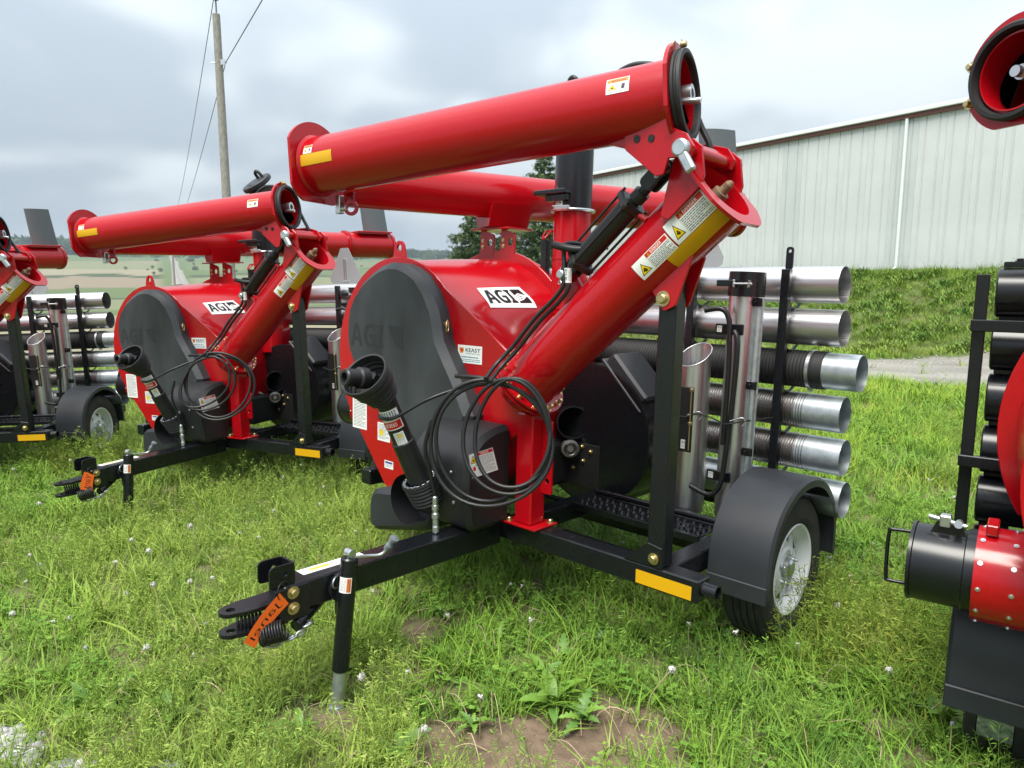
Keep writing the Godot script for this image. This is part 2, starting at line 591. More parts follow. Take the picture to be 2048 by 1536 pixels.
func make_materials() -> void:
	M.red = mat(Color(1, 1, 1), 0.2)
	M.red.albedo_texture = noise_tex(512, 0.03, 46, Color(0.37, 0.0018, 0.006), Color(0.44, 0.0035, 0.009), 6)
	M.red.normal_enabled = true
	M.red.normal_texture = bump_tex(256, 0.02, 3, 1.2, 3)
	M.red.normal_scale = 0.035
	M.red.uv1_triplanar = true
	M.red.uv1_scale = Vector3(3, 3, 3)
	M.red.roughness_texture = noise_tex(256, 0.012, 41, Color(0.6, 0.6, 0.6), Color(1, 1, 1), 5)
	M.black = mat(Color(0.006, 0.007, 0.009), 0.3)
	M.black.roughness_texture = M.red.roughness_texture
	M.black.uv1_triplanar = true
	M.dark = mat(Color(0.009, 0.009, 0.010), 0.6)
	M.rubber = mat(Color(0.016, 0.016, 0.017), 0.62)
	M.hose = mat(Color(0.012, 0.012, 0.013), 0.42)
	M.shield = mat(Color(1, 1, 1), 0.52)
	M.shield.albedo_texture = noise_tex(256, 0.008, 77, Color(0.019, 0.022, 0.025), Color(0.048, 0.054, 0.060), 5)
	M.shield.uv1_triplanar = true
	M.shield.uv1_scale = Vector3(1.6, 0.7, 1.2)
	M.shield_letter = mat(Color(0.020, 0.022, 0.025), 0.6)
	M.fender = mat(Color(1, 1, 1), 0.5)
	M.fender.albedo_texture = noise_tex(256, 0.01, 78, Color(0.014, 0.016, 0.020), Color(0.026, 0.029, 0.035), 5)
	M.fender.uv1_triplanar = true
	M.housing = mat(Color(0.012, 0.012, 0.014), 0.5)
	M.tyre = mat(Color(1, 1, 1), 0.8)
	M.tyre.albedo_texture = noise_tex(128, 0.03, 79, Color(0.014, 0.014, 0.014), Color(0.045, 0.042, 0.039), 4)
	M.tyre.uv1_triplanar = true
	M.tyre.uv1_scale = Vector3(2, 2, 2)
	M.rim = mat(Color(0.74, 0.77, 0.80), 0.3, 0.0, 0.3)
	M.rust = mat(Color(1, 1, 1), 0.7, 0.3)
	M.rust.albedo_texture = noise_tex(128, 0.03, 80, Color(0.10, 0.05, 0.025), Color(0.42, 0.30, 0.19), 5)
	M.rust.uv1_triplanar = true
	M.rust.uv1_scale = Vector3(3, 3, 3)
	M.zinc = mat(Color(0.62, 0.64, 0.66), 0.32, 0.95)
	M.brass = mat(Color(0.62, 0.50, 0.26), 0.3, 0.95)
	# drawn metal tube: streaks along its length
	M.alu = mat(Color(0.68, 0.67, 0.68), 0.46, 1.0)
	var rng := RandomNumberGenerator.new()
	rng.seed = 4
	var sa := blank(512, 8, Color(1, 1, 1))
	var sr := blank(512, 8, Color(1, 1, 1))
	var run := 0.85
	for x in 512:
		run = clampf(run + rng.randf_range(-0.09, 0.09), 0.62, 1.0)
		var g := run * rng.randf_range(0.9, 1.0)
		var r := rng.randf_range(0.55, 1.0)
		for y in 8:
			sa.set_pixel(x, y, Color(g, g, g))
			sr.set_pixel(x, y, Color(r, r, r))
	M.alu.roughness_texture = ImageTexture.create_from_image(sr)
	M.alu_dull = mat(Color(0.30, 0.285, 0.275), 0.36, 1.0)
	M.galv = mat(Color(1, 1, 1), 0.38, 0.85)
	M.galv.albedo_texture = noise_tex(128, 0.04, 81, Color(0.42, 0.47, 0.50), Color(0.64, 0.69, 0.72), 3)
	M.galv.uv1_triplanar = true
	M.galv.uv1_scale = Vector3(4, 4, 4)
	M.reflector = mat(Color(0.64, 0.345, 0.003), 0.4)
	M.plate_back = mat(Color(0.42, 0.44, 0.45), 0.45, 0.6)
	M.hood = mat(Color(0.10, 0.115, 0.125), 0.6)
	M.grip = mat(Color(0.13, 0.15, 0.17), 0.6)
	M.sticker_silver = mat(Color(1, 1, 1), 0.4, 0.5)
	M.sticker_silver.albedo_texture = noise_tex(128, 0.05, 83, Color(0.08, 0.09, 0.1), Color(0.75, 0.78, 0.8), 4)
	M.sticker_silver.uv1_triplanar = true
	M.sticker_silver.uv1_scale = Vector3(6, 6, 6)
	# ground
	M.ground = mat(Color(1, 1, 1), 0.95)
	M.ground.vertex_color_use_as_albedo = true
	M.ground.albedo_texture = noise_tex(512, 0.02, 90, Color(0.45, 0.45, 0.45), Color(1.0, 1.0, 1.0), 6)
	M.ground.uv1_triplanar = true
	M.ground.uv1_world_triplanar = true
	M.ground.uv1_scale = Vector3(0.9, 0.9, 0.9)
	M.ground.normal_enabled = true
	M.ground.normal_texture = bump_tex(512, 0.03, 91, 6.0, 5)
	M.ground.normal_scale = 0.8
	M.road = mat(Color(1, 1, 1), 0.95)
	M.road.albedo_texture = noise_tex(512, 0.06, 92, Color(0.16, 0.148, 0.128), Color(0.36, 0.338, 0.30), 6)
	M.road.vertex_color_use_as_albedo = true
	M.road.uv1_triplanar = true
	M.road.uv1_world_triplanar = true
	M.road.uv1_scale = Vector3(0.35, 0.35, 0.35)
	M.stone = mat(Color(1, 1, 1), 0.9)
	M.stone.vertex_color_use_as_albedo = true
	M.siding = mat(Color(1, 1, 1), 0.42)
	M.siding.albedo_texture = noise_tex(256, 0.006, 93, Color(0.52, 0.545, 0.545), Color(0.59, 0.61, 0.61), 5)
	M.siding.uv1_triplanar = true
	M.siding.uv1_scale = Vector3(0.3, 0.3, 0.3)
	M.siding_b = M.siding.duplicate()
	M.siding_b.albedo_color = Color(0.955, 0.965, 0.965)
	M.trim_brown = mat(Color(0.13, 0.045, 0.035), 0.5)
	M.trim_white = mat(Color(0.74, 0.77, 0.78), 0.4)
	M.concrete = mat(Color(0.4, 0.39, 0.37), 0.9)
	M.wood = mat(Color(1, 1, 1), 0.9)
	M.wood.albedo_texture = noise_tex(64, 0.03, 94, Color(0.20, 0.185, 0.165), Color(0.36, 0.34, 0.31), 4, 512)
	M.wood.uv1_triplanar = true
	M.wood.uv1_scale = Vector3(4, 0.3, 4)
	M.wire = mat(Color(0.12, 0.13, 0.14), 0.6)
	for q in [["grass", 0.42], ["leaf", 0.4], ["far_leaf", 0.2]]:
		var m := mat(Color(1, 1, 1), 0.6)
		m.vertex_color_use_as_albedo = true
		m.metallic_specular = 0.22
		m.backlight_enabled = true
		m.backlight = Color(q[1], q[1], q[1] * 0.5)
		M[q[0]] = m
	M.fluff = mat(Color(0.62, 0.60, 0.55), 0.9)
	M.stem = mat(Color(0.30, 0.27, 0.13), 0.8)
	M.needle = mat(Color(1, 1, 1), 0.7)
	M.needle.vertex_color_use_as_albedo = true
	M.bark = mat(Color(0.09, 0.065, 0.05), 0.95)

# ---------------------------------------------------------------- lie of the land
const WALL_AT := Vector2(13.96, -26.0)
const WALL_DIR := Vector2(-0.536, -0.844)
const WALL_OUT := Vector2(-0.844, 0.536)
var road_mid := [Vector2(60, -3), Vector2(30, -5.5), Vector2(14, -11.4), Vector2(7.6, -14.7), Vector2(2.6, -17.0), Vector2(-4, -20.5), Vector2(-16, -28.5), Vector2(-45, -47), Vector2(-90, -70)]
var dips := [[0, 0.0], [12, 0.0], [25, -0.8], [60, -2.4], [120, -4.0], [250, -3.0], [400, 2.0], [600, 9.0], [900, 22.0], [1200, 37.0], [1500, 43.0], [2200, 38.0], [4000, 20.0]]
var lumps: FastNoiseLite

func dip(d: float) -> float:
	for i in range(dips.size() - 1):
		if d <= dips[i + 1][0]:
			var f: float = (d - dips[i][0]) / (dips[i + 1][0] - dips[i][0])
			f = f * f * (3.0 - 2.0 * f) * 0.4 + f * 0.6
			return lerpf(dips[i][1], dips[i + 1][1], f)
	return dips[-1][1]

func road_dist(p: Vector2) -> float:
	var best := 1e9
	for i in range(road_mid.size() - 1):
		var q := Geometry2D.get_closest_point_to_segment(p, road_mid[i], road_mid[i + 1])
		best = minf(best, q.distance_to(p))
	return best

func bank_share(x: float, z: float) -> float:
	var r := Vector2(x, z) - WALL_AT
	var dw := r.dot(WALL_OUT)
	var s := r.dot(WALL_DIR)
	return smoothstep(9.0, 1.8, dw) * smoothstep(34.0, 20.0, s)

func gh(x: float, z: float) -> float:
	if lumps == null:
		lumps = noise(0.6, 61, 3)
	var xc := clampf(x, -9.0, 9.0)
	var h := 0.04 * xc if xc < -0.6 else (lerpf(-0.024, -0.02, smoothstep(-0.6, 1.2, xc)) if xc < 1.2 else -0.013 * xc - 0.004)
	h += 0.007 * (clampf(z, -12.0, 0.0) + 3.75) * smoothstep(2.0, -1.5, x)
	var d := sqrt(x * x + z * z)
	var b := bank_share(x, z)
	h += lerpf(dip(maxf(d, 0.0)) * smoothstep(14.0, 2.0, x - maxf(d - 60.0, 0.0)), 0.0, smoothstep(0.0, 0.15, b)) if d > 12.0 else 0.0
	h = lerpf(h, 1.8, b)
	h += lumps.get_noise_2d(x, z) * 0.022 * smoothstep(0.6, 2.0, d)
	if d > 300.0:
		h += lumps.get_noise_2d(x * 0.006, z * 0.006) * 6.0 * smoothstep(300.0, 900.0, d)
	return h

func gp(x: float, z: float, lift := 0.0) -> Vector3:
	return Vector3(x, gh(x, z) + lift, z)

# where a pixel of the photograph meets the ground
func ground_at(px: float, py: float) -> Vector3:
	var p := deg_to_rad(8.333)
	var a := (px - 1024.0) / 1420.0
	var b := -(py - 768.0) / 1420.0
	var d := Vector3(a, b * cos(p) - sin(p), -b * sin(p) - cos(p))
	var o := Vector3(0, 1.63, 0)
	var t := 0.5
	for k in 400:
		var q := o + d * t
		var gap := q.y - gh(q.x, q.z)
		if gap < 0.003:
			break
		t += maxf(gap * 0.8, 0.004)
	return o + d * t

# bare soil shows through here (0 grass .. 1 bare)
var bare_spots := []
func bare(x: float, z: float) -> float:
	var f := 0.0
	for s in bare_spots:
		var q := Vector2((x - s[0]) / s[2], (z - s[1]) / s[3])
		f = maxf(f, 1.0 - q.length())
	f += lumps.get_noise_2d(x * 6.0 + 40.0, z * 6.0) * 0.32 * (1.0 if f > -0.4 else 0.0)
	return smoothstep(-0.08, 0.22, f)

func ground_tint(x: float, z: float) -> Color:
	var d := sqrt(x * x + z * z)
	var soil := Color(0.22, 0.155, 0.105)
	var thatch := Color(0.12, 0.12, 0.045)
	var lawn := Color(0.11, 0.165, 0.035)
	if d < 40.0:
		var c := thatch.lerp(lawn, clampf(0.5 + lumps.get_noise_2d(x * 2.0, z * 2.0), 0.0, 1.0))
		return c.lerp(soil, bare(x, z) if d < 12.0 else 0.0)
	var wob := lumps.get_noise_2d(x * 0.02, z * 0.02)
	var across := (x / maxf(-z, 1.0))
	var e := d * (1.0 + wob * 0.10) - across * 40.0
	var tan_field := Color(0.27, 0.215, 0.145)
	var dry := Color(0.30, 0.27, 0.17)
	var green := Color(0.12, 0.165, 0.055)
	var pale := Color(0.21, 0.225, 0.11)
	var deep := Color(0.06, 0.085, 0.035)
	var right := smoothstep(-0.452, -0.445, across)
	var c2 := lawn
	if e < 75.0: c2 = lawn.lerp(dry, smoothstep(48.0, 60.0, e))
	elif e < 165.0: c2 = dry
	elif e < 190.0: c2 = green
	elif e < 245.0: c2 = pale
	elif e < 262.0: c2 = deep
	elif e < 330.0: c2 = green
	elif e < 470.0: c2 = tan_field.lerp(pale, right)
	elif e < 500.0: c2 = deep
	elif e < 620.0: c2 = dry.lerp(green, right)
	elif e < 645.0: c2 = deep
	elif e < 790.0: c2 = pale.lerp(green, right * 0.6)
	elif e < 950.0: c2 = tan_field.lerp(green, right * 0.7)
	else: c2 = green
	# verge along the far road
	if absf(across + 0.4665) < 0.02 and e > 250.0: c2 = green
	return c2

func make_terrain() -> void:
	for s in [[1085, 1495, 0.40, 0.19], [970, 1515, 0.34, 0.18], [1225, 1465, 0.24, 0.22], [1190, 1530, 0.34, 0.17], [835, 1275, 0.14, 0.12], [1060, 1330, 0.13, 0.09], [1790, 1455, 0.15, 0.07], [640, 1440, 0.19, 0.13]]:
		var g := ground_at(s[0], s[1])
		bare_spots.append([g.x, g.z, s[2], s[3]])
	var rs := [0.0]
	var r := 0.25
	while r < 3600.0:
		rs.append(r)
		r *= 1.045 if r < 14.0 else 1.03
	var A := 340
	var b := MB.new()
	var rings := []
	for i in rs.size():
		for j in A:
			# finer steps ahead than behind
			var u := float(j) / A * 2.0 - 1.0
			var az := PI * (0.45 * u + 0.55 * u * u * u)
			var x: float = rs[i] * sin(az)
			var z: float = -rs[i] * cos(az)
			var e: float = 0.03 + rs[i] * 0.01
			var y := gh(x, z)
			var nn := Vector3(gh(x - e, z) - gh(x + e, z), 2.0 * e, gh(x, z - e) - gh(x, z + e)).normalized()
			b.col = ground_tint(x, z)
			b.add(Vector3(x, y, z), nn)
	for i in range(rs.size() - 1):
		for j in A:
			var k := (j + 1) % A
			var p := i * A
			b.three(p + j, p + k, p + A + k)
			b.three(p + j, p + A + k, p + A + j)
	var o := part(b, "ground", M.ground, self, true)
	meta(o, "", "", "", "structure")
	# gravel lane behind the row
	b = MB.new()
	var path := []
	for i in range(road_mid.size() - 1):
		var n := int(road_mid[i].distance_to(road_mid[i + 1]) / 0.8) + 1
		for k in n:
			path.append(road_mid[i].lerp(road_mid[i + 1], float(k) / n))
	for pass_k in 6:
		var q := path.duplicate()
		for i in range(1, path.size() - 1):
			q[i] = (path[i - 1] + path[i] * 2.0 + path[i + 1]) * 0.25
		path = q
	lane(b, path, 2.9, 0.05)
	o = part(b, "gravel_road", M.road, self, true)
	meta(o, "", "", "", "structure")
	# far road climbing the hill
	b = MB.new()
	path = []
	for k in 120:
		var d := 300.0 * pow(1230.0 / 300.0, k / 119.0)
		path.append(Vector2(d * (-0.462 - 0.011 * k / 119.0), -d))
	lane(b, path, 3.4, 0.5)
	o = part(b, "far_road", M.road, self, true)
	meta(o, "", "", "", "structure")

func lane(b: MB, path: Array, half: float, lift: float) -> void:
	var base := b.v.size()
	var W := 28
	for i in path.size():
		var d: Vector2 = (path[mini(i + 1, path.size() - 1)] - path[maxi(i - 1, 0)]).normalized()
		var s := Vector2(-d.y, d.x)
		for k in range(W + 1):
			var f := float(k) / W * 2.0 - 1.0
			var w := half * (1.0 + 0.12 * lumps.get_noise_2d(path[i].x * 0.7 + signf(f) * 50.0, path[i].y * 0.7))
			var p: Vector2 = path[i] + s * f * w
			var crown := lift * (1.0 - f * f * 0.95)
			var track := maxf(exp(-pow((absf(f) - 0.36) / 0.14, 2.0)), 0.0)
			var g := 0.80 + 0.30 * track + 0.35 * lumps.get_noise_2d(p.x * 0.9 + 31.0, p.y * 0.9)
			b.col = Color(g, g, g * 0.98)
			b.add(gp(p.x, p.y, crown), Vector3.UP, Vector2(f, i))
	for i in range(path.size() - 1):
		for k in W:
			var q := base + i * (W + 1) + k
			b.three(q, q + W + 2, q + W + 1); b.three(q, q + 1, q + W + 2)

# ---------------------------------------------------------------- steel building behind
func make_building() -> void:
	var o := thing("steel_building", "long white ribbed steel building with brown eave trim above grassy bank", "building")
	var at := Vector3(WALL_AT.x, 1.75, WALL_AT.y)
	var dx := Vector3(WALL_DIR.x, 0, WALL_DIR.y)
	o.transform = Transform3D(Basis(dx, Vector3.UP, dx.cross(Vector3.UP)), at)
	# local: x along the wall away from the lot, y up, z into the view (out of the wall when negative or positive, see OUT)
	var out := 1.0 if o.transform.basis.z.dot(Vector3(WALL_OUT.x, 0, WALL_OUT.y)) > 0 else -1.0
	var H := 5.35
	var x0 := -16.0
	var x1 := 19.6
	var D := 22.0
	# one wall sheet: flat pans, narrow raised ribs, slots added to shade as dark lines
	var wide := 0.92
	var b := MB.new()
	var prof := [Vector2(0, 0)]
	for k in 2:
		var c := 0.23 + k * 0.46
		for q in [[-0.03, 0.0], [-0.012, -0.018], [0.008, -0.018], [0.014, 0.02], [0.04, 0.02], [0.055, 0.0]]:
			prof.append(Vector2(c + q[0], q[1]))
	prof.append(Vector2(wide - 0.004, 0))
	for i in range(prof.size() - 1):
		var p: Vector2 = prof[i]
		var q: Vector2 = prof[i + 1]
		b.face([Vector3(p.x, 0, p.y * out), Vector3(q.x, 0, q.y * out), Vector3(q.x, H, q.y * out), Vector3(p.x, H, p.y * out)], Vector3(0, 0, out))
	var sheet := b.mesh()
	var n := int((x1 - x0) / wide)
	for k in n:
		var s := MeshInstance3D.new()
		s.name = "wall_panel"
		s.mesh = sheet
		s.material_override = M.siding if k % 5 != 2 else M.siding_b
		s.position = Vector3(x0 + k * wide, 0.25, 0)
		o.add_child(s, true)
	x1 = x0 + n * wide
	b = MB.new()
	b.bx(x0, x1, -0.6, 0.25, (-0.3 if out > 0 else 0.0), (0.0 if out > 0 else 0.3))
	part(b, "foundation", M.concrete, o)
	b = MB.new()
	for xx in [x0, x1]:
		b.face([Vector3(xx, 0, -out * 0.01), Vector3(xx, 0, -out * D), Vector3(xx, H + 0.2, -out * D), Vector3(xx, H + D * 0.5 * 0.16, -out * D * 0.5), Vector3(xx, H + 0.2, -out * 0.01)], Vector3(1 if xx == x1 else -1, 0, 0))
	b.face([Vector3(x0, 0, -out * D), Vector3(x1, 0, -out * D), Vector3(x1, H, -out * D), Vector3(x0, H, -out * D)], Vector3(0, 0, -out))
	part(b, "gable_wall", M.siding, o)
	b = MB.new()
	b.bx(x0 - 0.1, x1 + 0.1, H + 0.13, H + 0.27, minf(0.03 * out, 0.12 * out), maxf(0.03 * out, 0.12 * out))
	part(b, "eave_trim", M.trim_brown, o)
	b = MB.new()
	b.bx(x0 - 0.15, x1 + 0.15, H + 0.275, H + 0.42, minf(-0.02 * out, 0.2 * out), maxf(-0.02 * out, 0.2 * out), 0.02)
	part(b, "gutter", M.trim_white, o)
	b = MB.new()
	var up := Vector3(0, 1, 0)
	b.face([Vector3(x0 - 0.2, H + 0.4, out * 0.15), Vector3(x1 + 0.2, H + 0.4, out * 0.15), Vector3(x1 + 0.2, H + 0.4 + D * 0.08, -out * D * 0.5), Vector3(x0 - 0.2, H + 0.4 + D * 0.08, -out * D * 0.5)], up)
	b.face([Vector3(x0 - 0.2, H + 0.4, -out * (D + 0.15)), Vector3(x1 + 0.2, H + 0.4, -out * (D + 0.15)), Vector3(x1 + 0.2, H + 0.4 + D * 0.08, -out * D * 0.5), Vector3(x0 - 0.2, H + 0.4 + D * 0.08, -out * D * 0.5)], up)
	part(b, "roof", M.trim_white, o)
	b = MB.new()
	b.box(Vector3(0.05, H * 0.5 + 0.2, out * 0.075), Vector3(0.1, H, 0.085), Basis.IDENTITY, 0.012)
	b.box(Vector3(0.05, 0.28, out * 0.14), Vector3(0.1, 0.1, 0.25), Basis.from_euler(Vector3(0.5 * out, 0, 0)), 0.012)
	part(b, "downspout", M.trim_white, o)

func make_pole_and_wires() -> void:
	var base := Vector3(-9.35, 0, -23.9)
	base.y = gh(base.x, base.z)
	var top := 9.95
	var o := thing("utility_pole", "weathered wooden utility pole with insulator on top beside gravel lane", "pole")
	o.position = base
	var b := MB.new()
	b.lathe(Vector3(0, -0.3, 0), Vector3.UP, [Vector2(0, 0), Vector2(0.165, 0), Vector2(0.15, 3.0), Vector2(0.115, top - base.y + 0.28), Vector2(0.10, top - base.y + 0.3), Vector2(0, top - base.y + 0.31)], 20)
	part(b, "pole_shaft", M.wood, o)
	b = MB.new()
	var h := top - base.y
	b.lathe(Vector3(0.03, h - 0.1, 0.05), Vector3.UP, [Vector2(0, 0), Vector2(0.025, 0), Vector2(0.025, 0.5), Vector2(0.09, 0.5), Vector2(0.1, 0.56), Vector2(0.06, 0.6), Vector2(0.1, 0.64), Vector2(0.06, 0.68), Vector2(0.09, 0.72), Vector2(0.04, 0.8), Vector2(0, 0.82)], 16)
	part(b, "insulator", M.grip, o)
	b = MB.new()
	var br := Vector3(0.17, 8.47 - base.y, 0.1)
	b.box(br, Vector3(0.14, 0.16, 0.06))
	b.tube(br + Vector3(-0.4, 0, -0.04), br + Vector3(0.1, 0, -0.04), 0.015, 8)
	part(b, "spool_bracket", M.zinc, o)
	# the next pole down the line
	var far := Vector3(-41.4, 0, -88.0)
	far.y = gh(far.x, far.z)
	var o2 := thing("utility_pole", "distant wooden utility pole in the field beyond the lane", "pole")
	o2.position = far
	b = MB.new()
	b.lathe(Vector3(0, -0.3, 0), Vector3.UP, [Vector2(0, 0), Vector2(0.165, 0), Vector2(0.11, 11.6), Vector2(0, 11.65)], 12)
	part(b, "pole_shaft", M.wood, o2)
	var a1 := base + Vector3(0.03, h + 0.7, 0.05)
	var a2 := base + br + Vector3(0.09, 0, 0)
	var e1 := far + Vector3(0, 11.5, 0)
	var e2 := far + Vector3(0, 10.0, 0)
	for q in [[a1, e1, 0.9, "overhead wire from the pole top running down to the far pole"], [a2, e2, 0.7, "lower overhead wire from the pole bracket running to the far pole"], [a2, Vector3(13.1, 8.6, 15.2), 0.15, "overhead wire rising from the pole bracket over the lot"], [a1, Vector3(13.1, 10.6, 15.2), 0.15, "overhead wire leading from the pole top over the lot"]]:
		var pts := []
		for k in 41:
			var f := k / 40.0
			pts.append(q[0].lerp(q[1], f) + Vector3(0, -q[2] * 4.0 * f * (1.0 - f), 0))
		b = MB.new()
		b.sweep(pts, 0.014, 5)
		single(b, "overhead_wire", M.wire, q[3], "wire", "overhead wires")

# ---------------------------------------------------------------- the grain vacuum
# own axes: x to the side of the discharge tube, y up, z towards the hitch; origin on the ground below the axle
const A_DIR := Vector3(0.755, 0.656, 0.0)
const A_TOP := Vector3(0.93, 1.93, 0.72)
const TR := 0.13

func arc2(c: Vector2, r: float, a0: float, a1: float, n: int) -> PackedVector2Array:
	var p := PackedVector2Array()
	for i in range(n + 1):
		p.append(c + Vector2.from_angle(deg_to_rad(lerpf(a0, a1, float(i) / n))) * r)
	return p

func round_poly(q: Array, r: float, n := 5) -> PackedVector2Array:
	var out := PackedVector2Array()
	var N := q.size()
	for i in N:
		var p: Vector2 = q[i]
		var rr: float = r
		var a: Vector2 = q[(i + N - 1) % N] - p
		var b: Vector2 = q[(i + 1) % N] - p
		rr = minf(rr, minf(a.length(), b.length()) * 0.45)
		var s := p + a.normalized() * rr
		var e := p + b.normalized() * rr
		for k in range(n + 1):
			var f := float(k) / n
			out.append(s.lerp(p, f).lerp(p.lerp(e, f), f))
	return out

func frame(o: Vector3, z: Vector3, up := Vector3.UP) -> Transform3D:
	z = z.normalized()
	var y := MB.side(z, up)
	return Transform3D(Basis(y.cross(z), y, z), o)

func bolt(b: MB, o: Vector3, d: Vector3, r := 0.013, l := 0.012) -> void:
	b.lathe(o, d, [Vector2(r * 1.5, 0), Vector2(r * 1.5, 0.003), Vector2(0, 0.003)], 14)
	b.lathe(o, d, [Vector2(r, 0.003), Vector2(r, l * 0.8), Vector2(r * 0.8, l), Vector2(0, l)], 6)

func bolts(called: String, list: Array, parent: Node, m: Material, r := 0.013, l := 0.012) -> void:
	for q in list:
		var b := MB.new()
		bolt(b, q[0], q[1], r, l)
		part(b, called, m, parent)

func chain(b: MB, a: Vector3, e: Vector3, link := 0.03, sag := 0.0) -> void:
	var n := maxi(2, int((e - a).length() / (link * 0.72)))
	for k in n:
		var f := (k + 0.5) / n
		var d := (e - a).normalized()
		var o := a.lerp(e, f) + Vector3(0, -sag * 4.0 * f * (1 - f), 0)
		var u := MB.side(d, Vector3(0.3, 0.5, 0.8) if k % 2 == 0 else Vector3(0.8, 0.4, -0.5))
		var pts := []
		for i in 11:
			var t := TAU * i / 10.0
			pts.append(o + d * cos(t) * link * 0.5 + u * sin(t) * link * 0.3)
		b.sweep(pts, link * 0.11, 5)

func smooth_path(ctrl: Array, n := 10) -> Array:
	var cv := Curve3D.new()
	for i in ctrl.size():
		var a: Vector3 = ctrl[maxi(i - 1, 0)]
		var e: Vector3 = ctrl[mini(i + 1, ctrl.size() - 1)]
		var t := (e - a) * 0.17
		cv.add_point(ctrl[i], -t, t)
	var out := []
	for i in range(ctrl.size() - 1):
		for k in n:
			out.append(cv.sample(i, float(k) / n))
	out.append(ctrl[-1])
	return out

func flange_poly(r: float, flat: float) -> PackedVector2Array:
	var p := PackedVector2Array()
	for i in 48:
		var d := Vector2.from_angle(TAU * i / 48.0 + 0.01) * r
		p.append(Vector2(clampf(d.x, -flat, flat), clampf(d.y, -flat, r)))
	return p

